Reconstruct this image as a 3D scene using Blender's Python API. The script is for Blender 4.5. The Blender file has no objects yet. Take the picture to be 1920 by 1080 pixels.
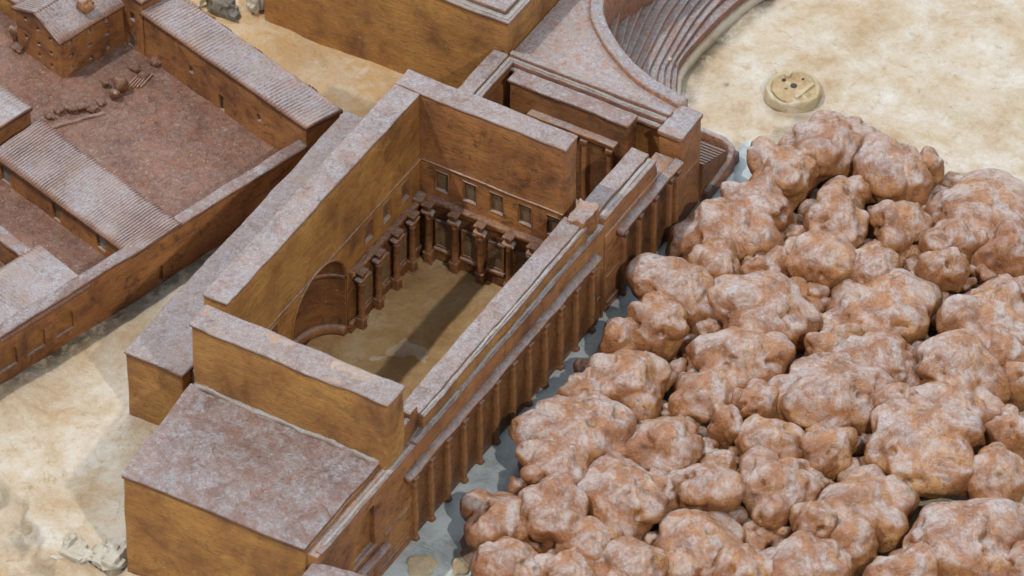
import bpy, bmesh, math, random
import numpy as np
from mathutils import Vector

# ------------------------------------------------------------------ camera, light, exposure
K = 0.05                        # one drawing unit is 5 cm: the scale model is about a metre across
sc = bpy.context.scene
COL = sc.collection
PITCH, YAW = math.radians(42.9), math.radians(30.6)
_r = Vector((math.cos(YAW), math.sin(YAW), 0)); _h = Vector((-math.sin(YAW), math.cos(YAW), 0))
FW = _h * math.cos(PITCH) - Vector((0, 0, 1)) * math.sin(PITCH)
cam_d = bpy.data.cameras.new('camera'); cam = bpy.data.objects.new('camera', cam_d); COL.objects.link(cam)
cam_d.sensor_width = 36; cam_d.lens = 225; cam_d.clip_start = 0.5; cam_d.clip_end = 200
cam.location = -FW * 120 * K
cam.rotation_euler = FW.to_track_quat('-Z', 'Y').to_euler()
cam_d.dof.use_dof = True; cam_d.dof.focus_distance = 119.0 * K; cam_d.dof.aperture_fstop = 12
sc.camera = cam
sc.view_settings.view_transform = 'Standard'; sc.view_settings.look = 'None'
sc.view_settings.exposure = -0.08; sc.view_settings.gamma = 1.0
W = bpy.data.worlds.new('World'); sc.world = W; W.use_nodes = True
bg = W.node_tree.nodes['Background']; bg.inputs[0].default_value = (0.72, 0.86, 1.0, 1); bg.inputs[1].default_value = 0.70

def lamp(name, d, dist, watts, radius, col):
    l = bpy.data.lights.new(name, 'SPOT'); l.energy = watts; l.color = col
    l.shadow_soft_size = radius * K; l.spot_size = math.radians(28); l.spot_blend = 0.3
    o = bpy.data.objects.new(name, l); COL.objects.link(o)
    d = Vector(d).normalized(); o.location = d * dist * K
    o.rotation_euler = (-d).to_track_quat('-Z', 'Y').to_euler()
lamp('gallery_lamp', (0.60, -0.42, 0.70), 150, 1200, 1.5, (1.0, 0.94, 0.86))
lamp('gallery_lamp', (-0.36, -0.30, 0.90), 150, 1680, 1.5, (1.0, 0.94, 0.86))

def window_light(name, d, dist, size, watts, col):
    l = bpy.data.lights.new(name, 'AREA'); l.shape = 'RECTANGLE'; l.size = size[0] * K; l.size_y = size[1] * K; l.energy = watts; l.color = col
    o = bpy.data.objects.new(name, l); COL.objects.link(o); d = Vector(d).normalized(); o.location = d * dist * K
    o.rotation_euler = (-d).to_track_quat('-Z', 'Y').to_euler()
window_light('gallery_window', tuple(_h * 0.80 + _r * 0.12 + Vector((0, 0, 0.62))), 130, (110, 60), 330, (0.80, 0.88, 1.0))

# ------------------------------------------------------------------ noise
def _hash(ix, iy, iz, seed):
    n = (ix * 374761393 + iy * 668265263 + iz * 2147483647 + seed * 144665) & 0xffffffff
    n = ((n ^ (n >> 13)) * 1274126177) & 0xffffffff
    n = ((n ^ (n >> 16)) * 2246822519) & 0xffffffff
    return ((n ^ (n >> 15)) & 0xffffff) / float(0xffffff) * 2 - 1
def vnoise(p, seed=0):
    p = np.asarray(p, float); f = np.floor(p).astype(np.int64); t = p - f; t = t * t * t * (t * (t * 6 - 15) + 10)
    x, y, z = f[:, 0], f[:, 1], f[:, 2]; out = 0
    for dx in (0, 1):
        for dy in (0, 1):
            for dz in (0, 1):
                w = (t[:, 0] if dx else 1 - t[:, 0]) * (t[:, 1] if dy else 1 - t[:, 1]) * (t[:, 2] if dz else 1 - t[:, 2])
                out = out + w * _hash(x + dx, y + dy, z + dz, seed)
    return out
def fbm(p, oct=3, seed=0):
    s = 0; a = 1.0; p = np.asarray(p, float)
    for i in range(oct):
        s = s + a * vnoise(p * (2 ** i) + i * 17.3, seed + i); a *= 0.5
    return s

# ------------------------------------------------------------------ materials
def mat_new(name):
    m = bpy.data.materials.new(name); m.use_nodes = True
    nt = m.node_tree; nt.nodes.clear()
    return m, nt
class NB:
    def __init__(s, nt): s.nt = nt
    def n(s, t, **k):
        o = s.nt.nodes.new(t)
        for a, b in k.items(): setattr(o, a, b)
        return o
    def l(s, a, b): s.nt.links.new(a, b)
    def val(s, x, inp):
        if isinstance(x, (int, float)): inp.default_value = x
        elif isinstance(x, tuple): inp.default_value = (*x, 1) if len(x) == 3 else x
        else: s.l(x, inp)
    def coords(s, scale=(1, 1, 1), rot=(0, 0, 0)):
        tc = s.n('ShaderNodeTexCoord'); mp = s.n('ShaderNodeMapping')
        mp.inputs['Scale'].default_value = tuple(v / K for v in scale); mp.inputs['Rotation'].default_value = rot
        s.l(tc.outputs['Object'], mp.inputs['Vector']); return mp.outputs['Vector']
    def noise(s, v, scale, detail=4, rough=0.55, dist=0.0):
        o = s.n('ShaderNodeTexNoise'); s.l(v, o.inputs['Vector'])
        o.inputs['Scale'].default_value = scale; o.inputs['Detail'].default_value = detail
        o.inputs['Roughness'].default_value = rough; o.inputs['Distortion'].default_value = dist
        return o.outputs['Fac']
    def ramp(s, f, stops, interp='LINEAR'):
        o = s.n('ShaderNodeValToRGB'); r = o.color_ramp; r.interpolation = interp
        while len(r.elements) < len(stops): r.elements.new(0.5)
        for e, (p, c) in zip(r.elements, stops):
            e.position = p; e.color = (*c, 1) if isinstance(c, tuple) else (c, c, c, 1)
        s.l(f, o.inputs[0]); return o.outputs[0]
    def rng(s, f, a, b, lo=0.0, hi=1.0):
        o = s.n('ShaderNodeMapRange', interpolation_type='SMOOTHSTEP'); s.l(f, o.inputs[0])
        for i, v in enumerate((a, b, lo, hi)): o.inputs[i + 1].default_value = v
        return o.outputs[0]
    def math(s, op, a, b=0.0):
        o = s.n('ShaderNodeMath', operation=op); s.val(a, o.inputs[0]); s.val(b, o.inputs[1]); return o.outputs[0]
    def mix(s, f, a, b, mode='MIX'):
        o = s.n('ShaderNodeMix', data_type='RGBA', blend_type=mode)
        s.val(f, o.inputs[0]); s.val(a, o.inputs[6]); s.val(b, o.inputs[7]); return o.outputs[2]
    def attr(s, name):
        o = s.n('ShaderNodeAttribute', attribute_name=name); return o.outputs['Fac']
    def done(s, col, rough, height=None, strength=0.4, dist=0.02, spec=0.5, coat=0.0):
        b = s.n('ShaderNodeBsdfPrincipled'); out = s.n('ShaderNodeOutputMaterial')
        s.val(col, b.inputs['Base Color']); s.val(rough, b.inputs['Roughness']); b.inputs['Specular IOR Level'].default_value = spec
        b.inputs['Coat Weight'].default_value = coat; b.inputs['Coat Roughness'].default_value = 0.25
        if height is not None:
            bp = s.n('ShaderNodeBump'); bp.inputs['Strength'].default_value = strength; bp.inputs['Distance'].default_value = dist * K
            s.l(height, bp.inputs['Height']); s.l(bp.outputs[0], b.inputs['Normal'])
        s.l(b.outputs[0], out.inputs[0])

def wax(name, dark, mid, light, dustc=(0.315, 0.308, 0.325), dust=0.95, n0=0.45, n1=0.92, grain=(0.5, 0.5, 7.0), rot=(0, 0, 0),
        patch=2.6, rough=0.42, bump=0.7, fine=1.0, vary=0.0, blot=0.72, dustlo=0.26, dusthi=0.54, wear=(0.36, 0.155, 0.06), wearamt=0.45, d1lo=0.22, d2lo=0.30):
    m, nt = mat_new(name); b = NB(nt)
    v = b.coords(); g = b.coords(grain, rot)
    big = b.noise(v, 0.9, 7, 0.62, 0.3)
    col = b.ramp(big, [(0.30, dark), (0.47, mid), (0.66, light)])
    if vary:
        oi = b.n('ShaderNodeObjectInfo')
        col = b.mix(b.math('MULTIPLY', oi.outputs['Random'], vary), col, tuple(0.6 * (m_ + d_) for m_, d_ in zip(mid, dark)))
    gr = b.noise(g, 5.0, 7, 0.75)
    col = b.mix(b.rng(gr, 0.36, 0.66, 0.0, 0.32), col, dark)
    bl = b.noise(v, 2.6, 9, 0.74, 0.8)
    col = b.mix(b.rng(bl, 0.52, 0.64, 0.0, blot), col, tuple(c * 0.8 for c in dark))
    col = b.mix(b.rng(bl, 0.46, 0.34, 0.0, 0.5), col, light)
    sp = b.noise(v, 13.0, 7, 0.75)
    col = b.mix(b.rng(sp, 0.59, 0.68, 0.0, 0.7), col, tuple(c * 0.35 for c in dark))
    hl = b.math('ABSOLUTE', b.math('SUBTRACT', b.noise(g, 2.3, 3, 0.6, 1.0), 0.5))
    col = b.mix(b.math('MULTIPLY', b.rng(hl, 0.0, 0.012, 0.75, 0.0), b.rng(big, 0.45, 0.55)), col, tuple(c * 0.3 for c in dark))
    pt = b.n('ShaderNodeNewGeometry')
    col = b.mix(b.math('MULTIPLY', b.rng(pt.outputs['Pointiness'], 0.515, 0.57), b.rng(sp, 0.42, 0.60, 0.0, wearamt)), col, wear)
    xyz = b.n('ShaderNodeSeparateXYZ'); b.l(pt.outputs['Normal'], xyz.inputs[0])
    up = b.rng(xyz.outputs[2], n0, n1)
    pn = b.noise(v, patch, 10, 0.68, 0.6)
    pf = b.noise(v, 14.0 * fine, 8, 0.78, 1.0)
    d1 = b.rng(pn, dustlo, dusthi, d1lo, 1.0)
    d2 = b.rng(pf, 0.38, 0.60, d2lo, 1.0)
    df = b.math('MULTIPLY', b.math('MULTIPLY', up, d1), b.math('MULTIPLY', d2, dust))
    dcol = b.mix(b.rng(b.noise(v, 1.7, 5), 0.38, 0.62), dustc, tuple(c * k for c, k in zip(dustc, (0.92, 0.86, 0.80))))
    col = b.mix(df, col, dcol)
    fb = b.math('ABSOLUTE', b.math('SUBTRACT', b.noise(v, 4.5, 2, 0.5, 2.2), 0.5))
    col = b.mix(b.math('MULTIPLY', b.math('MULTIPLY', b.rng(fb, 0.0, 0.022, 0.55, 0.0), up), b.rng(pf, 0.45, 0.6)), col, (0.50, 0.47, 0.46))
    dk = b.noise(v, 3.3, 6, 0.7, 0.8)
    col = b.mix(b.math('MULTIPLY', up, b.rng(dk, 0.60, 0.70, 0.0, 0.55)), col, tuple(c * 0.6 for c in mid))
    wh = b.noise(v, 22.0, 2, 0.5)
    col = b.mix(b.rng(wh, 0.735, 0.77, 0.0, 0.85), col, (0.62, 0.57, 0.50))
    h = b.math('ADD', b.math('ADD', b.noise(v, 7.0, 10, 0.78), b.math('MULTIPLY', gr, 0.6)), b.math('MULTIPLY', pf, 0.5))
    h = b.math('SUBTRACT', h, b.rng(hl, 0.0, 0.02, 0.25, 0.0))
    ro = b.math('ADD', b.math('MULTIPLY', df, 0.38), b.rng(sp, 0.3, 0.7, rough - 0.08, rough + 0.16))
    b.done(col, ro, h, bump, 0.045)
    return m

BR = dict(dark=(0.095, 0.032, 0.011), mid=(0.300, 0.118, 0.036), light=(0.450, 0.200, 0.058))
M = {}
M['wax'] = wax('brown_wax', **BR)
M['wax_gold'] = wax('golden_wax', dark=(0.135, 0.050, 0.013), mid=(0.360, 0.158, 0.038), light=(0.510, 0.255, 0.062), blot=0.40)
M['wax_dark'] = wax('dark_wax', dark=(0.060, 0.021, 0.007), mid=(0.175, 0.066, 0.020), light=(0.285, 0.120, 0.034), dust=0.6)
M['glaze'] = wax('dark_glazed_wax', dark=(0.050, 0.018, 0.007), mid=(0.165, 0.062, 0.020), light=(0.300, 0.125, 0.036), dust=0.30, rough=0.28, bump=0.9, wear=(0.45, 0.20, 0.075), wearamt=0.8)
M['roof'] = wax('tile_wax', dark=(0.090, 0.042, 0.030), mid=(0.172, 0.084, 0.058), light=(0.235, 0.128, 0.090), dust=1.0, n0=0.30, n1=0.75,
                dustc=(0.300, 0.284, 0.300), dustlo=0.37, dusthi=0.62, d1lo=0.18)
M['tile'] = wax('ribbed_tile_wax', dark=(0.120, 0.058, 0.040), mid=(0.215, 0.112, 0.078), light=(0.285, 0.165, 0.115), dust=1.0, n0=0.62, n1=0.95,
                dustc=(0.322, 0.308, 0.330), dustlo=0.24, dusthi=0.46, d1lo=0.4)
M['top'] = wax('dusty_top_wax', dark=(0.105, 0.050, 0.032), mid=(0.200, 0.100, 0.064), light=(0.280, 0.155, 0.100), dust=1.0, n0=0.30, n1=0.80,
                dustc=(0.305, 0.288, 0.305), dustlo=0.30, dusthi=0.54, d1lo=0.28, patch=3.2)
M['terrace'] = wax('terrace_wax', dark=(0.085, 0.040, 0.030), mid=(0.185, 0.090, 0.068), light=(0.25, 0.135, 0.10), dust=1.0, n0=0.45, n1=0.9,
                dustc=(0.305, 0.312, 0.335), dustlo=0.30, dusthi=0.56, wear=(0.40, 0.17, 0.07), wearamt=0.9)
M['court'] = wax('courtyard_wax', dark=(0.085, 0.034, 0.022), mid=(0.175, 0.070, 0.042), light=(0.250, 0.106, 0.060), dust=0.62, dustc=(0.29, 0.225, 0.195),
                 grain=(1, 1, 1), patch=5.0, fine=0.8, dustlo=0.36, dusthi=0.68, bump=0.9, rough=0.6)
M['tree'] = wax('tree_clay', dark=(0.115, 0.038, 0.017), mid=(0.375, 0.150, 0.048), light=(0.570, 0.320, 0.118), dustc=(0.500, 0.448, 0.445), dust=0.97, vary=0.7,
                n0=0.30, n1=0.90, grain=(1.4, 1.4, 1.4), patch=1.4, fine=0.45, rough=0.30, bump=0.9, dustlo=0.41, dusthi=0.58, d1lo=0.12, d2lo=0.40, wear=(0.42, 0.20, 0.11))
M['pale'] = wax('pale_dust', dark=(0.16, 0.12, 0.10), mid=(0.24, 0.21, 0.19), light=(0.32, 0.30, 0.28), dustc=(0.34, 0.345, 0.345), dust=1.0, dustlo=0.2, dusthi=0.45)
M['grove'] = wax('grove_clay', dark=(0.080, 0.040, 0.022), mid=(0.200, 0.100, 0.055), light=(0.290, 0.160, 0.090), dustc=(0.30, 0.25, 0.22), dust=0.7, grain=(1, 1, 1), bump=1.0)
M['pane'] = wax('pane_wax', dark=(0.065, 0.038, 0.018), mid=(0.175, 0.108, 0.055), light=(0.265, 0.175, 0.095), dust=0.3, rough=0.5)
M['grey'] = wax('grey_dusty_pane', dark=(0.10, 0.085, 0.07), mid=(0.25, 0.23, 0.21), light=(0.42, 0.40, 0.37), dust=0.3, rough=0.5)

def plaster(name, cream, ochre, white, stainc, warmc, spots=0.7):
    m, nt = mat_new(name); b = NB(nt); v = b.coords()
    n1 = b.noise(v, 0.75, 12, 0.72, 0.3)
    col = b.ramp(n1, [(0.34, ochre), (0.48, cream), (0.64, white)])
    n2 = b.noise(v, 3.4, 12, 0.76, 0.4)
    col = b.mix(b.rng(n2, 0.50, 0.70, 0.0, 0.75), col, ochre)
    n3 = b.noise(v, 13.0, 8, 0.8, 0.2)
    col = b.mix(b.rng(n3, 0.54, 0.70, 0.0, 0.6), col, white)
    w = b.attr('warm')
    col = b.mix(b.math('MULTIPLY', w, b.rng(n2, 0.30, 0.62, 0.35, 1.0)), col, warmc)
    n4 = b.noise(v, 11.0, 9, 0.85)
    ck = b.math('ABSOLUTE', b.math('SUBTRACT', b.noise(v, 0.9, 6, 0.6, 0.6), 0.5))
    col = b.mix(b.math('MULTIPLY', b.rng(ck, 0.0, 0.005, 0.6, 0.0), b.rng(n2, 0.53, 0.60)), col, (0.17, 0.13, 0.085))
    col = b.mix(b.rng(n4, 0.57, 0.65, 0.0, spots), col, (0.20, 0.145, 0.09))
    s_ = b.attr('stain')
    col = b.mix(b.math('MULTIPLY', s_, b.rng(b.noise(v, 4.0, 8, 0.75, 0.6), 0.34, 0.56, 0.1, 1.0)), col, stainc)
    h = b.math('ADD', b.math('ADD', b.noise(v, 2.5, 12, 0.75), b.math('MULTIPLY', n3, 0.6)), b.rng(ck, 0.0, 0.006, -0.06, 0.0))
    b.done(col, 0.72, h, 1.0, 0.07, 0.35)
    return m
M['plaster'] = plaster('bare_plaster', (0.530, 0.440, 0.325), (0.420, 0.290, 0.165), (0.630, 0.595, 0.535), (0.075, 0.066, 0.045), (0.50, 0.315, 0.140))
M['floor'] = plaster('floor_plaster', (0.43, 0.275, 0.125), (0.30, 0.170, 0.066), (0.52, 0.42, 0.26), (0.07, 0.055, 0.03), (0.30, 0.17, 0.06), 0.5)
M['chunk'] = plaster('broken_plaster', (0.50, 0.46, 0.38), (0.40, 0.30, 0.18), (0.68, 0.67, 0.62), (0.10, 0.10, 0.09), (0.4, 0.25, 0.1))
M['rock'] = plaster('dark_rock', (0.13, 0.11, 0.085), (0.20, 0.13, 0.06), (0.26, 0.25, 0.22), (0.05, 0.05, 0.04), (0.3, 0.2, 0.1))
M['disc'] = plaster('disc_plaster', (0.52, 0.42, 0.27), (0.42, 0.29, 0.14), (0.60, 0.53, 0.40), (0.05, 0.05, 0.05), (0.5, 0.3, 0.1))
M['discface'] = plaster('disc_face_plaster', (0.46, 0.33, 0.18), (0.30, 0.17, 0.07), (0.58, 0.49, 0.34), (0.05, 0.05, 0.05), (0.5, 0.3, 0.1), 0.9)
M['hole'] = plaster('dark_hole_cap', (0.045, 0.042, 0.04), (0.05, 0.04, 0.03), (0.09, 0.085, 0.08), (0.02, 0.02, 0.02), (0.05, 0.03, 0.02))  # near-black colour of the caps that draw the disc's holes

def lane_mat():
    m, nt = mat_new('grey_lane'); b = NB(nt); v = b.coords()
    n1 = b.noise(v, 1.1, 8, 0.7, 0.6)
    col = b.ramp(n1, [(0.32, (0.20, 0.225, 0.225)), (0.50, (0.38, 0.42, 0.42)), (0.68, (0.48, 0.52, 0.52))])
    g = b.coords((1.2, 9.0, 1.0), (0, 0, 0.35))
    st = b.noise(g, 3.5, 5, 0.7)
    col = b.mix(b.rng(st, 0.52, 0.68, 0.0, 0.5), col, (0.52, 0.55, 0.55))
    sp = b.noise(v, 6.0, 8, 0.8)
    col = b.mix(b.rng(sp, 0.58, 0.72, 0.0, 0.7), col, (0.07, 0.065, 0.05))
    b.done(col, 0.6, b.math('ADD', b.noise(v, 5.0, 8, 0.7), b.math('MULTIPLY', st, 0.5)), 0.6, 0.03, 0.4)
    return m
M['lane'] = lane_mat()

# ------------------------------------------------------------------ mesh helpers (all in drawing units, scaled by K when built)
class MB:
    def __init__(s): s.v = []; s.f = []; s.n = 0
    def add(s, v, f):
        v = np.asarray(v, float)
        for arr in (f if isinstance(f, list) else [f]):
            arr = np.asarray(arr, np.int64)
            if len(arr): s.f.append(arr + s.n)
        s.v.append(v); s.n += len(v); return s
    def arrays(s): return np.concatenate(s.v), s.f
def mesh_of(name, mb, mat, origin=(0, 0, 0), smooth=True):
    v, fs = mb.arrays(); v = (v - np.asarray(origin, float)) * K
    me = bpy.data.meshes.new(name); me.vertices.add(len(v)); me.vertices.foreach_set('co', v.astype(np.float32).ravel())
    nl = sum(f.size for f in fs); npol = sum(len(f) for f in fs)
    me.loops.add(nl); me.polygons.add(npol)
    me.loops.foreach_set('vertex_index', np.concatenate([f.ravel() for f in fs]).astype(np.int32))
    starts = []; c = 0
    for f in fs:
        starts.append(c + np.arange(len(f)) * f.shape[1]); c += f.size
    me.polygons.foreach_set('loop_start', np.concatenate(starts).astype(np.int32))
    me.polygons.foreach_set('use_smooth', np.full(npol, smooth))
    me.update(calc_edges=True); me.validate()
    if mat is not None: me.materials.append(mat)
    return me
ORIG = {}
def thing(name, label, cat, loc=(0, 0, 0), group=None):
    o = bpy.data.objects.new(name, None); COL.objects.link(o); o.empty_display_size = 0.02
    o.location = Vector(loc) * K; o['label'] = label; o['category'] = cat
    if group: o['group'] = group
    ORIG[o.name] = np.array(loc, float); return o
def part(name, mb, mat, parent, smooth=True):
    """one mesh object; vertices given in world units, stored relative to the parent's origin"""
    org = ORIG[parent.name]
    o = bpy.data.objects.new(name, mesh_of(name, mb, mat, org, smooth)); COL.objects.link(o); o.parent = parent
    ORIG[o.name] = org; return o
def single(name, mb, mat, loc, label=None, cat=None, group=None, kind=None, smooth=True):
    o = bpy.data.objects.new(name, mesh_of(name, mb, mat, loc, smooth)); COL.objects.link(o); o.location = Vector(loc) * K
    ORIG[o.name] = np.array(loc, float)
    for k, x in (('label', label), ('category', cat), ('group', group), ('kind', kind)):
        if x: o[k] = x
    return o
def repeat(o, offs):
    """copies of a part (mesh data shared) and of its children, moved by offsets in units"""
    out = []
    kids = list(o.children)
    for d in offs:
        c = o.copy(); COL.objects.link(c); c.location = o.location + Vector(d) * K; ORIG[c.name] = ORIG.get(o.name)
        for ch in kids:
            q = ch.copy(); COL.objects.link(q); q.parent = c
        out.append(c)
    return out

def axis_coords(a, b, r, step):
    n = max(1, int(math.ceil((b - a - 2 * r) / step)))
    return np.concatenate([[a], np.linspace(a + r, b - r, n + 1), [b]])
def rbox(mn, mx, r=0.025, step=0.35, jit=0.010, tf=None, seed=0, jf=1.3):
    mn = np.array(mn, float); mx = np.array(mx, float); r = min(r, 0.45 * float((mx - mn).min()))
    st = (step,) * 3 if isinstance(step, (int, float)) else step
    ax = [axis_coords(mn[i], mx[i], r, st[i]) for i in range(3)]
    L = [len(a) for a in ax]
    idx = {}; V = []; F = []
    def vid(i, j, k):
        q = (i, j, k)
        if q not in idx: idx[q] = len(V); V.append((ax[0][i], ax[1][j], ax[2][k]))
        return idx[q]
    for d in range(3):
        a, b = (d + 1) % 3, (d + 2) % 3
        for side in (0, L[d] - 1):
            for i in range(L[a] - 1):
                for j in range(L[b] - 1):
                    qs = []
                    for (u, w) in ((i, j), (i + 1, j), (i + 1, j + 1), (i, j + 1)):
                        q = [0, 0, 0]; q[d] = side; q[a] = u; q[b] = w; qs.append(vid(*q))
                    F.append(qs if side else qs[::-1])
    V = np.array(V); c = np.clip(V, mn + r, mx - r); dlt = V - c; n = np.linalg.norm(dlt, axis=1); m = n > 1e-9
    V[m] = c[m] + dlt[m] / n[m, None] * r
    if tf is not None: V = tf(V)
    if jit: V = V + jitter(V, jit, seed, jf)
    return V, np.array(F)
def jitter(V, a, seed=0, jf=1.3):
    return np.stack([a * (fbm(V * jf, 2, seed + 11 * i) + 0.5 * vnoise(V * 5.1 * jf, seed + 5 + i)) for i in range(3)], 1)
def box(mn, mx, **k): return MB().add(*rbox(mn, mx, **k))
def boxes(lst, **k):
    m = MB()
    for mn, mx in lst: m.add(*rbox(mn, mx, **k))
    return m
def parts(name, lst, mat, parent, **k):
    return [part(name, box(mn, mx, **k), mat, parent) for mn, mx in lst]
def hexa(bot, top):
    """map the unit cube onto 8 corners; order fl, fr, br, bl"""
    B = np.array(bot, float); T = np.array(top, float)
    def tf(V):
        u, v, w = V[:, 0:1], V[:, 1:2], V[:, 2:3]
        lo = B[0] * (1 - u) * (1 - v) + B[1] * u * (1 - v) + B[2] * u * v + B[3] * (1 - u) * v
        hi = T[0] * (1 - u) * (1 - v) + T[1] * u * (1 - v) + T[2] * u * v + T[3] * (1 - u) * v
        return lo * (1 - w) + hi * w
    return tf
def sweep(path, prof, up=(0, 0, 1), close_caps=True):
    """closed profile (lateral, height) swept along a path of points; lateral = to the right of travel"""
    P = np.array(path, float); N = len(P); pr = np.array(prof, float); Mn = len(pr)
    T = np.gradient(P, axis=0); T /= np.linalg.norm(T, axis=1)[:, None]
    U = np.tile(np.array(up, float), (N, 1)); Rr = np.cross(T, U); Rr /= np.linalg.norm(Rr, axis=1)[:, None]
    V = (P[:, None, :] + Rr[:, None, :] * pr[None, :, 0:1] + U[:, None, :] * pr[None, :, 1:2]).reshape(-1, 3)
    i = np.arange(N - 1)[:, None]; j = np.arange(Mn)[None, :]; j2 = (j + 1) % Mn
    F = np.stack([i * Mn + j, i * Mn + j2, (i + 1) * Mn + j2, (i + 1) * Mn + j], -1).reshape(-1, 4)[:, ::-1]
    fs = [F]
    if close_caps: fs += [np.arange(Mn)[None, :], (np.arange(Mn) + (N - 1) * Mn)[None, ::-1]]
    return V, fs
def lathe(c, prof, seg=14):
    """(radius, z) profile turned round the vertical axis at c"""
    pr = np.array(prof, float); a = np.linspace(0, 2 * math.pi, seg, endpoint=False); Mn = len(pr)
    V = np.stack([np.outer(np.cos(a), pr[:, 0]) + c[0], np.outer(np.sin(a), pr[:, 0]) + c[1], np.tile(pr[:, 1] + c[2], (seg, 1))], -1).reshape(-1, 3)
    i = np.arange(seg)[:, None]; j = np.arange(Mn - 1)[None, :]; i2 = (i + 1) % seg
    F = np.stack([i * Mn + j, i2 * Mn + j, i2 * Mn + j + 1, i * Mn + j + 1], -1).reshape(-1, 4)
    return V, [F, (np.arange(seg) * Mn)[None, ::-1], (np.arange(seg) * Mn + Mn - 1)[None, :]]
def catmull(pts, n=12):
    P = np.array(pts, float); P = np.vstack([2 * P[0] - P[1], P, 2 * P[-1] - P[-2]]); out = []
    for i in range(1, len(P) - 2):
        for t in np.linspace(0, 1, n, endpoint=False):
            a, b, c, d = P[i - 1:i + 3]
            out.append(0.5 * (2 * b + (c - a) * t + (2 * a - 5 * b + 4 * c - d) * t * t + (3 * b - a - 3 * c + d) * t ** 3))
    out.append(P[-2]); return np.array(out)
def cut(o, cutters):
    """boolean difference with a list of MB cutters, result baked into the mesh"""
    for mb in cutters:
        cm = mesh_of('cutter', mb, None, ORIG[o.name], False); co = bpy.data.objects.new('cutter', cm); COL.objects.link(co)
        co.parent = o.parent
        bpy.context.view_layer.update()
        md = o.modifiers.new('cut', 'BOOLEAN'); md.operation = 'DIFFERENCE'; md.solver = 'EXACT'; md.object = co
        dg = bpy.context.evaluated_depsgraph_get()
        me = bpy.data.meshes.new_from_object(o.evaluated_get(dg)); old = o.data; o.modifiers.clear(); o.data = me; me.name = old.name
        bpy.data.meshes.remove(old); bpy.data.objects.remove(co); bpy.data.meshes.remove(cm)
        # recut edges stay crisp
        bm = bmesh.new(); bm.from_mesh(me)
        for e in bm.edges:
            if len(e.link_faces) == 2 and e.calc_face_angle(0) > 0.9: e.smooth = False
        bm.to_mesh(me); bm.free()
def jmb(v, f, a=0.010, jf=3.0, seed=0): return MB().add(np.asarray(v) + jitter(np.asarray(v), a, seed, jf), f)
def plain(mn, mx): return MB().add(*rbox(mn, mx, r=0.001, step=50, jit=0))
def frame_bars(ax, c0, a0, a1, z0, z1, w, d0, d1):
    """four bars round an opening on a wall across axis ax ('x': wall plane x, opening along y)"""
    L = [(a0 - w, a1 + w, z0 - w, z0), (a0 - w, a1 + w, z1, z1 + w), (a0 - w, a0, z0, z1), (a1, a1 + w, z0, z1)]
    m = MB()
    for p, q, s, t in L:
        if ax == 'x': m.add(*rbox((d0, p, s), (d1, q, t), r=0.008, step=0.3, jit=0.005))
        else: m.add(*rbox((p, d0, s), (q, d1, t), r=0.008, step=0.3, jit=0.005))
    return m

# ------------------------------------------------------------------ ground
CX = np.array([-6.72, -6.83]); TH = math.radians(15.5858)
Uv = np.array([math.cos(TH), -math.sin(TH)]); Vv = np.array([math.sin(TH), math.cos(TH)])
def loc2(u, v): return CX + u * Uv + v * Vv
def LT(V):      # local (u, v, z) of the oblique quarter to world
    return np.stack([CX[0] + V[:, 0] * Uv[0] + V[:, 1] * Vv[0], CX[1] + V[:, 0] * Uv[1] + V[:, 1] * Vv[1], V[:, 2]], 1)
def sstep(x, a, b):
    t = np.clip((x - a) / (b - a), 0, 1); return t * t * (3 - 2 * t)

# theatre seat curves: top point, lower point for every riser
SEAT = [((-1.59, 7.38), (-1.05, 5.85)), ((-1.44, 7.56), (-1.01, 5.97)), ((-1.31, 7.73), (-0.94, 6.10)), ((-1.17, 7.91), (-0.84, 6.26)),
        ((-1.03, 8.09), (-0.74, 6.41)), ((-0.89, 8.27), (-0.63, 6.57)), ((-0.75, 8.45), (-0.52, 6.73)), ((-0.61, 8.63), (-0.44, 6.87)),
        ((-0.45, 8.82), (-0.37, 7.01)), ((-0.19, 9.06), (-0.30, 7.14))]
def seat_path(k, off=0.0, z=0.0):
    a, b = np.array(SEAT[k][0]), np.array(SEAT[k][1]); d = a - b; L = np.linalg.norm(d); d /= L
    def rot(v, t): return np.array([v[0] * math.cos(t) - v[1] * math.sin(t), v[0] * math.sin(t) + v[1] * math.cos(t)])
    e1 = b + np.array((0.20, -0.72)); e2 = e1 + np.array((0.48, -0.74)); e3 = e2 + np.array((0.55, -0.45))
    t1 = a + rot(d, -0.25) * 1.6; t2 = t1 + rot(d, -0.5) * 1.8
    p = catmull([e3, e2, e1, b, a, t1, t2], 9)
    T = np.gradient(p, axis=0); T /= np.linalg.norm(T, axis=1)[:, None]
    p = p + np.stack([T[:, 1], -T[:, 0]], 1) * off
    return np.column_stack([p, np.full(len(p), z)])
RIM = seat_path(9)

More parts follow.
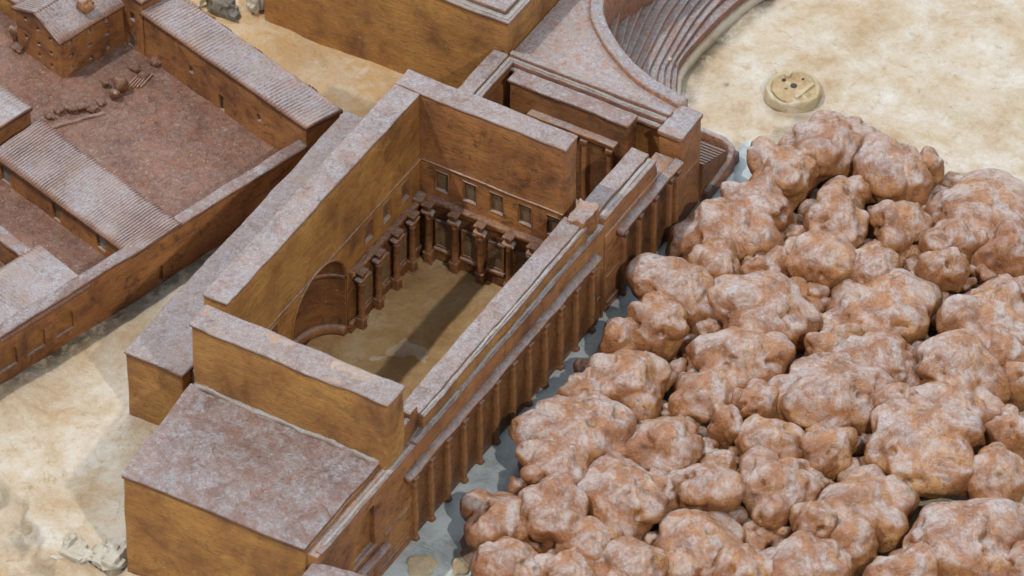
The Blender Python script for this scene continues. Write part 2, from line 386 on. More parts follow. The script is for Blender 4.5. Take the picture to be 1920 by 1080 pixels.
nx, ny = 520, 560
def spaced(a, b, lo, hi, n, far):
    return np.concatenate([np.linspace(a - far, a, 14, endpoint=False), np.linspace(a, b, n), np.linspace(b, b + far, 15)[1:]])
gx = spaced(-14.0, 9.5, 0, 0, nx, 45); gy = spaced(-12.5, 13.0, 0, 0, ny, 45)
GX, GY = np.meshgrid(gx, gy, indexing='ij'); gp = np.stack([GX.ravel(), GY.ravel(), np.zeros(GX.size)], 1)
def ground_z(x, y):
    p = np.stack([x, y, 0 * x], 1)
    z = 0.68 * (1 - sstep(x, -4.2, -2.9)) * sstep(y, 0.4, 2.8)
    open_ = 1 - sstep(x, 1.0, 1.6) * (1 - sstep(x, 2.6, 3.2)) * (1 - sstep(y, 5.2, 6.0))
    z = z + open_ * (0.045 * fbm(p * 0.8, 3, 3) + 0.012 * fbm(p * 5, 3, 9))
    dip = (1 - sstep(x, -2.4, -2.1)) * (1 - sstep(y, -9.4, -8.3))
    z = z - 0.20 * dip
    # broken edge of the plaster near the bottom corner
    edge = y + 0.55 * x + 12.05 + 0.35 * fbm(p * 1.6, 3, 21)
    brk = (1 - sstep(edge, -0.15, 0.15)) * (1 - sstep(x, -2.2, -2.0))
    z = z - brk * (0.16 + 0.14 * np.abs(fbm(p * 2.4, 4, 31)))
    return z, brk
gz, gbrk = ground_z(gp[:, 0], gp[:, 1]); gp[:, 2] = gz
nxx, nyy = len(gx), len(gy); I = np.arange(nxx - 1)[:, None] * nyy + np.arange(nyy - 1)[None, :]
gf = np.stack([I, I + nyy, I + nyy + 1, I + 1], -1).reshape(-1, 4)
ground = single('ground', MB().add(gp, gf), M['plaster'], (0, 0, 0), kind='structure')
rel = gp[:, :2] - CX; gu = rel @ Uv; gv = rel @ Vv
nz = fbm(gp * 1.5, 4, 5)
stain = (1 - sstep(gu + 0.10 * nz, 0.10, 0.48)) * sstep(gu, -0.6, 0) * sstep(gv, -2, 0.5) * (0.75 + 0.4 * nz)
dr = np.min(np.hypot(gp[:, 0:1] - RIM[None, ::2, 0], gp[:, 1:2] - RIM[None, ::2, 1]), axis=1)
stain = np.maximum(stain, (1 - sstep(dr + 0.10 * nz, 0.22, 0.48)) * (0.75 + 0.5 * nz))
stain = np.maximum(stain, gbrk * np.clip(0.0 + 0.6 * fbm(gp * 2.0, 3, 77), 0, 1))
brk_edge = gbrk * (1 - sstep(gp[:, 1] + 0.55 * gp[:, 0] + 12.05, -1.3, -0.6))
warm = np.clip((1 - sstep(gp[:, 0], -4.5, -2.5)) * sstep(gp[:, 1], -0.5, 1.5) * 0.9 + 0.95 * brk_edge + 0.25 * nz, 0, 1)
for nm, arr in (('stain', np.clip(stain, 0, 1)), ('warm', warm)):
    at = ground.data.attributes.new(nm, 'FLOAT', 'POINT'); at.data.foreach_set('value', arr.astype(np.float32))

# grey lane between the street wall and the grove
ly = np.linspace(-8.6, 5.9, 120); lx = np.linspace(0, 1, 10); LV = []
for y in ly:
    wv = 0.10 * math.sin(y * 2.1) + 0.08 * math.sin(y * 5.3 + 1)
    x1 = 2.9 + wv + (0.35 if y < -5.5 else 0)
    for t in lx: LV.append((1.78 + (x1 - 1.78) * t, y, 0.035 + 0.006 * math.sin(7 * y + 9 * t)))
LV = np.array(LV); I = np.arange(len(ly) - 1)[:, None] * 10 + np.arange(9)[None, :]
single('lane', MB().add(LV, np.stack([I, I + 1, I + 11, I + 10], -1).reshape(-1, 4)), M['lane'], (0, 0, 0), kind='structure')

# floor of the roofless hall and of the oblique courts
def sheet(name, x0, x1, y0, y1, z, mat, n=60, amp=0.02, tf=None, seed=0):
    X, Y = np.meshgrid(np.linspace(x0, x1, n), np.linspace(y0, y1, n), indexing='ij'); V = np.stack([X.ravel(), Y.ravel(), np.full(n * n, z)], 1)
    if tf: V = tf(V)
    V[:, 2] += amp * fbm(V * 1.7, 4, seed)
    I = np.arange(n - 1)[:, None] * n + np.arange(n - 1)[None, :]
    return single(name, MB().add(V, np.stack([I, I + n, I + n + 1, I + 1], -1).reshape(-1, 4)), mat, (0, 0, 0), kind='structure')
sheet('floor', -2.46, 1.40, -6.85, 0.05, 0.06, M['floor'], 70, 0.02)
sheet('courtyard', -8.5, -0.12, -4.5, 7.6, 0.50, M['court'], 220, 0.022, LT, 4)

# ------------------------------------------------------------------ roofless hall
hall = thing('roofless_hall', 'tall roofless hall with a columned courtyard and arched niche, thick dusty wall tops', 'building', (-0.3, -3.4, 0))
H = 3.95
part('front_wall', box((-2.30, -7.33, 0), (1.80, -6.75, H - 0.05), r=0.05, step=0.3, jit=0.018, seed=1), M['wax_gold'], hall)
left = part('left_wall', box((-2.50, -6.60, 0), (-1.98, 0.0, H), r=0.035, step=0.3, jit=0.010, seed=2), M['wax_gold'], hall)
back = part('back_wall', box((-2.50, 0.01, 0), (1.12, 0.46, H), r=0.05, step=0.3, jit=0.012, seed=3), M['wax'], hall)
part('coping', box((-2.33, -7.36, H - 0.10), (1.83, -6.74, H - 0.035), r=0.03, step=0.15, jit=0.016, seed=5, jf=1.8), M['top'], hall)
part('coping', box((-2.515, -6.63, H - 0.05), (-1.965, 0.02, H + 0.02), r=0.03, step=0.15, jit=0.014, seed=6, jf=1.8), M['top'], hall)
part('coping', box((-2.52, -0.005, H - 0.05), (1.14, 0.485, H + 0.023), r=0.03, step=0.15, jit=0.014, seed=7, jf=1.8), M['top'], hall)
NY, NR, NS, ND = -3.61, 0.92, 1.44, 0.66      # niche: centre, half width, springing height, depth
def ellcyl(cx, cy, rx, ry, z0, z1, seg=40):
    a = np.linspace(0, 2 * math.pi, seg, endpoint=False); c = np.stack([cx + rx * np.cos(a), cy + ry * np.sin(a)], 1)
    V = np.vstack([np.column_stack([c, np.full(seg, z0)]), np.column_stack([c, np.full(seg, z1)])])
    i = np.arange(seg); j = (i + 1) % seg
    return MB().add(V, [np.stack([i, j, j + seg, i + seg], -1), i[None, ::-1], (i + seg)[None, :]])
def ellip(c, r, nu=40, nv=20):
    V = [(0, 0, -1)]; F3 = []; F4 = []
    for k in range(1, nv):
        p = -math.pi / 2 + math.pi * k / nv
        for i in range(nu):
            a = 2 * math.pi * i / nu; V.append((math.cos(p) * math.cos(a), math.cos(p) * math.sin(a), math.sin(p)))
    V.append((0, 0, 1)); top = len(V) - 1
    for i in range(nu):
        j = (i + 1) % nu; F3.append((0, 1 + j, 1 + i)); F3.append((top, top - nu + i, top - nu + j))
        for k in range(nv - 2): F4.append((1 + k * nu + i, 1 + k * nu + j, 1 + (k + 1) * nu + j, 1 + (k + 1) * nu + i))
    return MB().add(np.array(V) * r + np.array(c), [np.array(F4), np.array(F3)])
WZ0, WZ1, WW = 1.74, 2.20, 0.14
cut(left, [ellcyl(-1.981, NY, ND, NR, -0.2, NS + 0.01), ellip((-1.981, NY, NS), (ND, NR, NR))]
    + [plain((-2.08, y - WW, WZ0), (-1.90, y + WW, WZ1)) for y in (-0.55, -1.20, -1.84, -5.16)])
cut(back, [plain((x - WW, -0.1, WZ0), (x + WW, 0.11, WZ1)) for x in (-1.53, -0.92, -0.34, 0.27, 0.88)])
w0 = part('window', box((-1.53 - WW + 0.005, 0.062, WZ0 + 0.005), (-1.53 + WW - 0.005, 0.12, WZ1 - 0.005), r=0.004, step=0.2, jit=0.004), M['pane'], hall)
part('frame', frame_bars('y', 0, -1.53 - WW, -1.53 + WW, WZ0, WZ1, 0.014, -0.006, 0.02), M['wax'], w0)
repeat(w0, [(d, 0, 0) for d in (0.61, 1.19, 1.80, 2.41)])
w1 = part('window', box((-2.10, -0.55 - WW + 0.005, WZ0 + 0.005), (-2.06, -0.55 + WW - 0.005, WZ1 - 0.005), r=0.004, step=0.2, jit=0.004), M['pane'], hall)
part('frame', frame_bars('x', 0, -0.55 - WW, -0.55 + WW, WZ0, WZ1, 0.014, -1.995, -1.972), M['wax'], w1)
repeat(w1, [(0, d, 0) for d in (-0.65, -1.29, -4.61)])
parts('string_course', [((-1.985, -6.7, 2.33), (-1.955, -0.01, 2.365)), ((-1.97, -0.02, 2.33), (1.10, 0.02, 2.37))], M['wax'], hall, r=0.01, step=0.25, jit=0.008)
# niche trim
arc = [(-1.965, NY + (NR + 0.03) * math.cos(t), NS + (NR + 0.03) * math.sin(t)) for t in np.linspace(0, math.pi, 40)]
arc = [(-1.965, NY + NR + 0.03, 0.25)] + arc + [(-1.965, NY - NR - 0.03, 0.25)]
def tube(path, rad, seg=6):
    P = np.array(path, float); T = np.gradient(P, axis=0); T /= np.linalg.norm(T, axis=1)[:, None]
    A = np.cross(T, np.array([1.0, 0.13, 0.07])); A /= np.linalg.norm(A, axis=1)[:, None]; B = np.cross(T, A)
    a = np.linspace(0, 2 * math.pi, seg, endpoint=False); R_ = np.full(len(P), rad) if isinstance(rad, (int, float)) else np.array(rad)
    V = (P[:, None] + R_[:, None, None] * (A[:, None] * np.cos(a)[None, :, None] + B[:, None] * np.sin(a)[None, :, None])).reshape(-1, 3)
    i = np.arange(len(P) - 1)[:, None]; j = np.arange(seg)[None, :]; j2 = (j + 1) % seg
    return V, [np.stack([i * seg + j, i * seg + j2, (i + 1) * seg + j2, (i + 1) * seg + j], -1).reshape(-1, 4), np.arange(seg)[None, ::-1], (np.arange(seg) + (len(P) - 1) * seg)[None, :]]
part('niche_arch', MB().add(*tube(arc, 0.020)), M['wax'], hall)
def niche_band(r, z0, z1, proj):
    t = np.linspace(-math.pi / 2, math.pi / 2, 30)
    p = [(-1.981 - (ND - proj / 2) * math.cos(a), NY + (NR - proj / 2) * math.sin(a), 0) for a in t]
    return MB().add(*sweep(p, [(-proj, z0), (proj, z0), (proj, z1), (-proj, z1)]))
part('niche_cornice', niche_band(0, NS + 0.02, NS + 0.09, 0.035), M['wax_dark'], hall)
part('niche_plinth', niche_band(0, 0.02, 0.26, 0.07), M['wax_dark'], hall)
def niche_shell():
    nt_, nz_ = 30, 26; V = []
    for k in range(nz_ + 1):
        if k <= 12: s_, z_ = 1.0, 0.05 + (NS - 0.05) * k / 12
        else:
            a = math.pi / 2 * (k - 12) / (nz_ - 12) * 0.985; s_, z_ = math.cos(a), NS + (NR - 0.012) * math.sin(a)
        for i in range(nt_ + 1):
            t = math.pi * i / nt_; V.append((-1.981 - (ND - 0.012) * s_ * math.sin(t), NY + (NR - 0.012) * s_ * math.cos(t), z_))
    V = np.array(V); I = np.arange(nz_)[:, None] * (nt_ + 1) + np.arange(nt_)[None, :]
    f = np.stack([I, I + 1, I + nt_ + 2, I + nt_ + 1], -1).reshape(-1, 4); V += jitter(V, 0.006, 0, 2.0)
    Vo = V.copy(); Vo[:, 0] = -1.981 + (V[:, 0] + 1.981) * 1.10; Vo[:, 1] = NY + (V[:, 1] - NY) * 1.06; Vo[:, 2] = np.where(V[:, 2] > NS, NS + (V[:, 2] - NS) * 1.06, V[:, 2])
    return MB().add(V, f).add(Vo, f[:, ::-1])
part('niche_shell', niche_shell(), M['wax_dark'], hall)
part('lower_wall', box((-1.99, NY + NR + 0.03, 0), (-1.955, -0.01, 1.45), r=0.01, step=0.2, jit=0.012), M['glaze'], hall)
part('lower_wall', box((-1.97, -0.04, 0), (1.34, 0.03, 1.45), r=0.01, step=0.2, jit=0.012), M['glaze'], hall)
# entablature, plinth, columns
ENT0, ENT1 = 1.43, 1.53
ent = [((-2.0, NY + NR + 0.12, ENT0), (-1.865, 0.0, ENT1)), ((-2.0, -0.135, ENT0), (1.35, 0.03, ENT1))]
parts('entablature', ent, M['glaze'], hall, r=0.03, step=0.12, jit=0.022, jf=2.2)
parts('architrave', [((-1.99, NY + NR + 0.14, ENT0 - 0.09), (-1.92, -0.02, ENT0)), ((-1.96, -0.085, ENT0 - 0.09), (1.33, 0.02, ENT0))], M['wax_dark'], hall, r=0.015, step=0.15, jit=0.012)
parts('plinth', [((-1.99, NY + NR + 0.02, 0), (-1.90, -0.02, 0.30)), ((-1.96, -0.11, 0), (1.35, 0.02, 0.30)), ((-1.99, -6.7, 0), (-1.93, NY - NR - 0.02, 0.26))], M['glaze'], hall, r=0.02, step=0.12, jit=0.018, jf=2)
def column(x, y, ax):
    c = part('column', MB().add(*lathe((x, y, 0), [(0.066, 0.33), (0.080, 0.35), (0.080, 0.38), (0.064, 0.41), (0.067, 0.70), (0.059, 1.14), (0.070, 1.16), (0.060, 1.19)], 16)), M['wax_dark'], hall)
    part('pedestal', boxes([((x - 0.078, y - 0.078, 0.02), (x + 0.078, y + 0.078, 0.31)), ((x - 0.095, y - 0.095, 0.285), (x + 0.095, y + 0.095, 0.335)), ((x - 0.10, y - 0.10, 0.0), (x + 0.10, y + 0.10, 0.07))], r=0.015, step=0.1, jit=0.008, jf=3), M['glaze'], c)
    part('capital', MB().add(*lathe((x, y, 0), [(0.055, 1.18), (0.072, 1.22), (0.082, 1.27), (0.10, 1.31)], 10)).add(*rbox((x - (0.08 if ax == 'x' else 0.14), y - (0.14 if ax == 'x' else 0.08), 1.30), (x + (0.08 if ax == 'x' else 0.14), y + (0.14 if ax == 'x' else 0.08), 1.35), r=0.018, step=0.06, jit=0.022, jf=4)), M['wax'], c)
    if ax == 'x': e = ((x - 0.15, y - 0.075, 1.36), (x + 0.075, y + 0.075, 1.50))
    else: e = ((x - 0.075, y - 0.075, 1.36), (x + 0.075, y + 0.15, 1.50))
    part('entablature_block', boxes([e, tuple(tuple(np.array(q) + s) for q, s in zip(e, ((-0.035, -0.035, 0.10), (0.035, 0.035, 0.03))))], r=0.025, step=0.08, jit=0.018, jf=3), M['glaze'], c)
    return c
cl = column(-1.825, -0.58, 'x'); repeat(cl, [(0, d, 0) for d in (-0.57, -1.21, -1.82)])
cb = column(-1.70, -0.20, 'y'); repeat(cb, [(d, 0, 0) for d in (0.57, 1.14, 1.76, 2.28, 2.85)])
p0 = part('wall_panel', box((-1.58, -0.075, 0.44), (-1.30, -0.02, 1.02), r=0.01, step=0.15, jit=0.012), M['pane'], hall)
part('frame', frame_bars('y', 0, -1.57, -1.31, 0.45, 1.01, 0.05, -0.10, -0.01), M['wax_dark'], p0)
part('sill', box((-1.64, -0.15, 0.33), (-1.24, -0.02, 0.40), r=0.015, step=0.1, jit=0.01), M['wax'], p0)
repeat(p0, [(d, 0, 0) for d in (0.57, 1.15, 1.74, 2.30)])
p1 = part('wall_panel', box((-1.96, -1.02, 0.44), (-1.905, -0.74, 1.02), r=0.01, step=0.15, jit=0.012), M['pane'], hall)
part('frame', frame_bars('x', 0, -1.01, -0.75, 0.45, 1.01, 0.05, -1.99, -1.88), M['wax_dark'], p1)
repeat(p1, [(0, d, 0) for d in (-0.60, -1.22)])
part('corner_buttress', box((-2.02, -0.30, 1.45), (-1.80, 0.02, 1.62), r=0.05, step=0.08, jit=0.03, jf=3), M['wax_dark'], hall)

# ------------------------------------------------------------------ flat front block, side aisle
blk = thing('flat_roofed_block', 'low flat roofed block with a mottled dusty top, built against the hall front wall', 'building', (-0.3, -8.6, -0.3))
bt = [(-2.13, -9.88, 2.40), (1.62, -9.83, 2.40), (1.62, -7.34, 2.41), (-2.31, -7.34, 2.41)]
bb = [(-2.16, -9.88, -0.45), (1.62, -9.83, -0.45), (1.62, -7.34, -0.45), (-2.31, -7.34, -0.45)]
part('body', MB().add(*rbox((0, 0, 0), (1, 1, 0.985), r=0.008, step=(0.08, 0.12, 0.12), jit=0.012, tf=hexa(bb, bt), seed=8)), M['wax_gold'], blk)
rt = [np.array(p) + np.array(d) for p, d in zip(bt, ((-0.03, -0.03, 0.025), (0, -0.03, 0.025), (0, 0, 0.02), (-0.03, 0, 0.02)))]
rb = [np.array(p) + np.array(d) for p, d in zip(bt, ((-0.03, -0.03, -0.05), (0, -0.03, -0.05), (0, 0, -0.05), (-0.03, 0, -0.05)))]
part('roof', MB().add(*rbox((0, 0, 0), (1, 1, 1), r=0.008, step=(0.06, 0.09, 0.5), jit=0.016, tf=hexa(rb, rt), seed=9)), M['roof'], blk)

part('dust_fillet', jmb(*sweep([(x, -7.345, 2.43) for x in np.linspace(-2.25, 1.60, 60)], [(-0.02, -0.02), (0.075, -0.02), (0.02, 0.02), (-0.02, 0.06)]), a=0.025, jf=3.0), M['pale'], blk)

ais = thing('side_aisle', 'long low flat topped aisle beside the hall, running along the pale street', 'building', (-3.7, -2.7, 0))
part('body', box((-4.33, -6.50, -0.1), (-3.10, 1.15, 1.57), r=0.04, step=0.3, jit=0.015, seed=10), M['wax_gold'], ais)
part('roof', box((-4.36, -6.55, 1.53), (-3.07, 1.18, 1.61), r=0.035, step=0.22, jit=0.022, seed=11), M['top'], ais)
parts('back_step', [((-3.08, -6.28, 0), (-2.52, -5.0, 1.52)), ((-3.08, -4.98, 0), (-2.88, 1.0, 1.52))], M['roof'], ais, r=0.04, step=0.3, jit=0.015)

# ------------------------------------------------------------------ street wall with pilasters
def pilaster(parent, x, y, z1, name='pilaster'):
    p = part(name, box((x - 0.03, y - 0.05, 0.10), (x + 0.08, y + 0.05, z1 - 0.12), r=0.015, step=0.12, jit=0.008, jf=3), M['wax'], parent)
    part('base', box((x - 0.03, y - 0.06, 0.0), (x + 0.10, y + 0.06, 0.12), r=0.03, step=0.06, jit=0.012, jf=4), M['wax_dark'], p)
    part('capital', boxes([((x - 0.03, y - 0.055, z1 - 0.13), (x + 0.095, y + 0.055, z1 - 0.07)), ((x - 0.03, y - 0.07, z1 - 0.08), (x + 0.115, y + 0.07, z1 - 0.01))], r=0.012, step=0.06, jit=0.008, jf=4), M['wax_dark'], p)
    return p
fac = thing('street_wall', 'long pilastered street wall with dusty ledges, between the roofless hall and the grey lane', 'wall', (1.85, -3.2, 0))
part('body', box((1.34, -6.50, 0), (1.85, 0.22, 2.27), r=0.02, step=0.28, jit=0.010, seed=12), M['wax'], fac)
lower = part('lower_body', box((1.625, -9.80, -0.45), (1.86, -6.53, 2.29), r=0.02, step=0.28, jit=0.010, seed=13), M['wax'], fac)
part('upper_wall', MB().add(*rbox((1.36, -6.10, 2.24), (1.775, -0.30, 2.585), r=0.02, step=0.25, jit=0.010, seed=14)), M['wax_gold'], fac)
parts('coping', [((1.30, -6.12, 2.54), (1.70, -0.28, 2.655)), ((1.33, -6.10, 2.53), (1.79, -0.29, 2.60))], M['top'], fac, r=0.025, step=0.16, jit=0.013, seed=15, jf=1.6)
parts('ledge', [((1.70, -6.48, 2.24), (1.875, 0.20, 2.295)), ((1.74, -9.70, 2.26), (1.885, -6.54, 2.310))], M['roof'], fac, r=0.018, step=0.14, jit=0.012, seed=16)
parts('dust_line', [((1.77, -6.46, 2.27), (1.832, 0.15, 2.306)), ((1.765, -9.5, 2.29), (1.835, -6.56, 2.322)), ((1.695, -6.08, 2.585), (1.755, -0.3, 2.611))], M['pale'], fac, r=0.012, step=0.1, jit=0.012, jf=3)
part('broken_stub', MB().add(*rbox((1.34, -0.38, 2.25), (1.74, 0.21, 2.70), r=0.03, step=0.05, jit=0.05, seed=17, jf=3.0)), M['wax'], fac)
parts('end_pier', [((1.46, -6.38, 2.2), (1.68, -6.12, 2.84)), ((1.60, -6.72, 2.2), (1.70, -6.40, 2.74))], M['wax'], fac, r=0.02, step=0.1, jit=0.02, jf=2)
CZ = 1.72
cp = [(1.84, -6.92, 0), (1.84, -3.5, 0), (1.84, -0.08, 0)]
cp = [(1.84, y, 0.012 * math.sin(5 * y)) for y in np.linspace(-6.92, -0.10, 90)]
cpr = [(-0.02, CZ - 0.02), (0.09, CZ), (0.155, CZ + 0.05), (0.165, CZ + 0.075), (0.14, CZ + 0.09), (-0.02, CZ + 0.135)]
part('cornice', jmb(*sweep(cp, cpr)), M['terrace'], fac)
part('architrave', box((1.83, -6.85, CZ - 0.115), (1.93, -0.14, CZ - 0.03), r=0.012, step=0.12, jit=0.010), M['wax_dark'], fac)
pl = pilaster(fac, 1.86, -6.62, CZ - 0.09)
repeat(pl, [(0, d, 0) for d in (0.56, 1.14, 1.71, 2.27, 2.86, 3.45, 4.02, 4.60, 5.16, 5.73, 6.32)])
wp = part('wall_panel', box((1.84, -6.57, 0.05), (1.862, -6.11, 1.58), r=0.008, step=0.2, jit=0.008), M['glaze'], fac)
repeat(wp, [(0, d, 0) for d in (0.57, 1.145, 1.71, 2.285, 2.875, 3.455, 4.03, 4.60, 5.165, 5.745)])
part('door_frame', boxes([((1.84, -0.13, 0.0), (1.885, -0.08, 1.30)), ((1.84, 0.10, 0.0), (1.885, 0.15, 1.30)), ((1.84, -0.06, 0.55), (1.875, 0.08, 0.62)), ((1.84, -0.04, 0.05), (1.87, 0.02, 0.55))], r=0.01, step=0.2, jit=0.006), M['wax_dark'], fac)
# recessed panel, bench and mouldings on the near end
cut(lower, [plain((1.745, -8.60, 1.02), (2.0, -7.93, 2.00))])
npan = part('pitted_panel', box((1.72, -8.61, 1.01), (1.758, -7.92, 2.01), r=0.008, step=0.05, jit=0.012, jf=6), M['wax_gold'], fac)
part('panel_sill', box((1.81, -8.72, 0.96), (1.90, -7.86, 1.03), r=0.015, step=0.1, jit=0.01), M['wax_dark'], fac)
part('bench', box((1.84, -8.75, 0.70), (2.03, -7.62, 0.86), r=0.06, step=0.1, jit=0.015), M['roof'], fac)
parts('moulding', [((1.85, -7.62, 0.93), (1.885, -6.80, 0.975)), ((1.85, -7.62, 0.99), (1.875, -6.80, 1.01)), ((1.85, -9.2, 0.20), (1.895, -6.80, 0.26)), ((1.85, -9.2, 0.32), (1.88, -6.80, 0.345)), ((1.85, -8.62, -0.3), (1.885, -8.55, 0.66)), ((1.85, -7.98, -0.3), (1.885, -7.90, 0.66))], M['wax_dark'], fac, r=0.01, step=0.2, jit=0.008)

fa2 = thing('street_wall', 'short pilastered street wall with stepped end, between the long wall and the theatre corner', 'wall', (1.85, 1.7, 0))
parts('body', [((1.36, 0.27, 0), (1.85, 2.21, 1.95)), ((1.40, 2.215, 0), (1.845, 2.95, 1.80))], M['wax'], fa2, r=0.02, step=0.25, jit=0.010, seed=22)
part('upper_wall', box((1.30, 0.28, 1.9), (1.825, 2.20, 2.345), r=0.02, step=0.2, jit=0.012, seed=23), M['wax'], fa2)
parts('coping', [((1.28, 0.27, 2.33), (1.66, 2.22, 2.44)), ((1.28, 0.29, 2.29), (1.835, 2.19, 2.362))], M['top'], fa2, r=0.025, step=0.12, jit=0.014)
part('dust_line', box((1.665, 0.31, 2.34), (1.745, 2.15, 2.377), r=0.012, step=0.1, jit=0.01, jf=3), M['pale'], fa2)
part('end_step', box((1.45, 2.22, 1.75), (1.70, 2.40, 2.02), r=0.03, step=0.06, jit=0.03, jf=3), M['roof'], fa2)
part('cornice', jmb(*sweep([(1.84, y, 0.01 * math.sin(6 * y)) for y in np.linspace(0.66, 2.97, 40)], cpr)), M['terrace'], fa2)
part('architrave', box((1.83, 0.74, CZ - 0.115), (1.93, 2.95, CZ - 0.03), r=0.012, step=0.12, jit=0.010), M['wax_dark'], fa2)
pm = pilaster(fa2, 1.86, 0.88, CZ - 0.09); repeat(pm, [(0, d, 0) for d in (0.56, 1.14, 1.72, 1.98)])
wq = part('wall_panel', box((1.84, 0.93, 0.05), (1.862, 1.39, 1.58), r=0.008, step=0.2, jit=0.008), M['glaze'], fa2)
repeat(wq, [(0, d, 0) for d in (0.57, 1.15)])
parts('moulding', [((1.85, 0.30, 0.88), (1.88, 0.74, 0.92)), ((1.85, 0.30, 0.20), (1.89, 0.74, 0.28))], M['wax_dark'], fa2, r=0.01, step=0.2, jit=0.008)

cw = thing('cross_wall', 'blurred stub of low wall crossing the lane at the bottom edge below the flat block', 'wall', (2.4, -9.8, -0.4))
part('body', MB().add(*rbox((0, 0, 0), (1, 1, 1), r=0.02, step=(0.08, 0.3, 0.2), jit=0.02, tf=hexa([(1.88, -10.3, -0.5), (3.3, -10.0, -0.5), (3.3, -9.6, -0.5), (1.88, -9.9, -0.5)], [(1.80, -10.2, 2.06), (3.3, -9.9, 2.02), (3.3, -9.52, 2.02), (1.80, -9.80, 2.06)]))), M['wax'], cw)
part('coping', MB().add(*rbox((0, 0, 0), (1, 1, 1), r=0.02, step=(0.08, 0.3, 0.5), jit=0.02, tf=hexa([(1.76, -10.25, 2.02), (3.32, -9.95, 1.98), (3.32, -9.47, 1.98), (1.76, -9.76, 2.02)], [(1.77, -10.25, 2.13), (3.32, -9.95, 2.09), (3.32, -9.47, 2.09), (1.77, -9.76, 2.13)]))), M['roof'], cw)

# ------------------------------------------------------------------ theatre group
nar = thing('link_wall', 'short thick wall joining the hall to the long plain hall behind it', 'wall', (-2.2, 1.9, 0))
part('body', box((-2.42, 0.47, 0), (-1.98, 3.46, 2.24), r=0.02, step=0.3, jit=0.012), M['wax'], nar)
parts('coping', [((-2.42, 0.48, 2.2), (-2.08, 3.42, 2.335)), ((-2.10, 0.48, 2.14), (-1.94, 3.44, 2.26))], M['top'], nar, r=0.03, step=0.15, jit=0.014)
part('dust_line', box((-2.09, 0.5, 2.25), (-2.01, 3.42, 2.275), r=0.01, step=0.1, jit=0.01), M['pale'], nar)

big = thing('long_hall', 'big plain golden sided hall with scratched wall and double cornice, top centre', 'building', (-4.9, 6, 0.5))
part('body', box((-7.66, 3.48, 0.2), (-2.15, 9.6, 3.02), r=0.02, step=0.45, jit=0.008, seed=31), M['wax_gold'], big)
part('cornice', box((-7.70, 3.43, 3.0), (-2.10, 9.65, 3.07), r=0.025, step=0.3, jit=0.012), M['top'], big)
part('roof', box((-7.55, 3.60, 3.05), (-2.27, 9.5, 3.19), r=0.03, step=0.3, jit=0.014), M['top'], big)
parts('dust_line', [((-7.6, 3.50, 3.06), (-2.17, 3.61, 3.085)), ((-2.28, 3.50, 3.06), (-2.16, 9.5, 3.086))], M['pale'], big, r=0.01, step=0.15, jit=0.01)

stg = thing('stage_block', 'plain stage block with a front ledge carried on pilasters, behind the roofless hall', 'building', (-0.4, 2.9, 0))
part('body', box((-1.72, 2.82, 0), (0.86, 3.16, 2.27), r=0.02, step=0.25, jit=0.012, seed=33), M['wax_dark'], stg)
part('coping', box((-1.75, 2.79, 2.24), (0.88, 3.18, 2.32), r=0.025, step=0.12, jit=0.016), M['roof'], stg)
parts('ledge', [((-1.25, 2.66, 1.72), (0.64, 2.84, 1.79)), ((-1.22, 2.69, 1.64), (0.61, 2.83, 1.72))], M['wax'], stg, r=0.02, step=0.12, jit=0.014)
part('recess', box((-1.20, 2.76, 0.0), (0.56, 2.83, 1.65), r=0.02, step=0.25, jit=0.012), M['wax_dark'], stg)
sp_ = part('pilaster', box((0.47, 2.69, 0.1), (0.57, 2.79, 1.56), r=0.02, step=0.15, jit=0.012), M['wax'], stg)
part('capital', box((0.44, 2.66, 1.53), (0.60, 2.79, 1.64), r=0.02, step=0.06, jit=0.012), M['wax_dark'], sp_)
repeat(sp_, [(d, 0, 0) for d in (-0.55, -1.10, -1.65)])

thr = thing('theatre', 'small theatre with curved stepped seats and a dusty triangular terrace, top right of the halls', 'building', (-0.5, 5, 0))
def prism(poly, z0, z1):
    n = len(poly); p = np.array(poly, float)
    V = np.vstack([np.column_stack([p, np.full(n, z0)]), np.column_stack([p, np.full(n, z1)])]); i = np.arange(n); j = (i + 1) % n
    return MB().add(V, [np.stack([i, j, j + n, i + n], -1), i[None, ::-1], (i + n)[None, :]])
curve = catmull([(-1.55, 7.9), (-1.72, 6.6), (-1.55, 5.62), (-1.12, 4.98), (-0.32, 4.37), (0.46, 4.0), (1.40, 3.80)], 10)[::-1]
mid = np.array(curve)
poly = [(-2.12, 3.46), (1.40, 3.42)] + [tuple(p) for p in mid] + [(-2.12, 7.9)]
part('terrace', prism(poly, 0.0, 2.22), M['terrace'], thr, smooth=False)
cpath = np.column_stack([mid, np.zeros(len(mid))])
part('parapet', jmb(*sweep(cpath, [(-0.02, 0.0), (0.24, 0.0), (0.25, 2.30), (0.22, 2.345), (0.15, 2.335), (0.10, 2.335), (0.03, 2.345), (-0.02, 2.31)]), a=0.008), M['terrace'], thr)
parts('front_lip', [((-2.10, 3.44, 2.18), (1.40, 3.58, 2.34)), ((-2.10, 3.34, 2.10), (1.38, 3.47, 2.25)), ((-2.10, 3.26, 2.02), (1.36, 3.40, 2.12))], M['terrace'], thr, r=0.03, step=0.14, jit=0.012)
part('stage_wall', box((-2.10, 3.36, 0), (1.40, 3.47, 2.1), r=0.02, step=0.3, jit=0.01), M['wax_gold'], thr)
parts('dust_line', [((-2.08, 3.385, 2.235), (1.36, 3.445, 2.26)), ((-2.08, 3.29, 2.10), (1.34, 3.345, 2.126))], M['pale'], thr, r=0.01, step=0.1, jit=0.01, jf=3)
part('corner_tower', box((1.39, 3.05, 0), (1.87, 3.84, 2.20), r=0.03, step=0.2, jit=0.012, seed=40), M['wax'], thr)
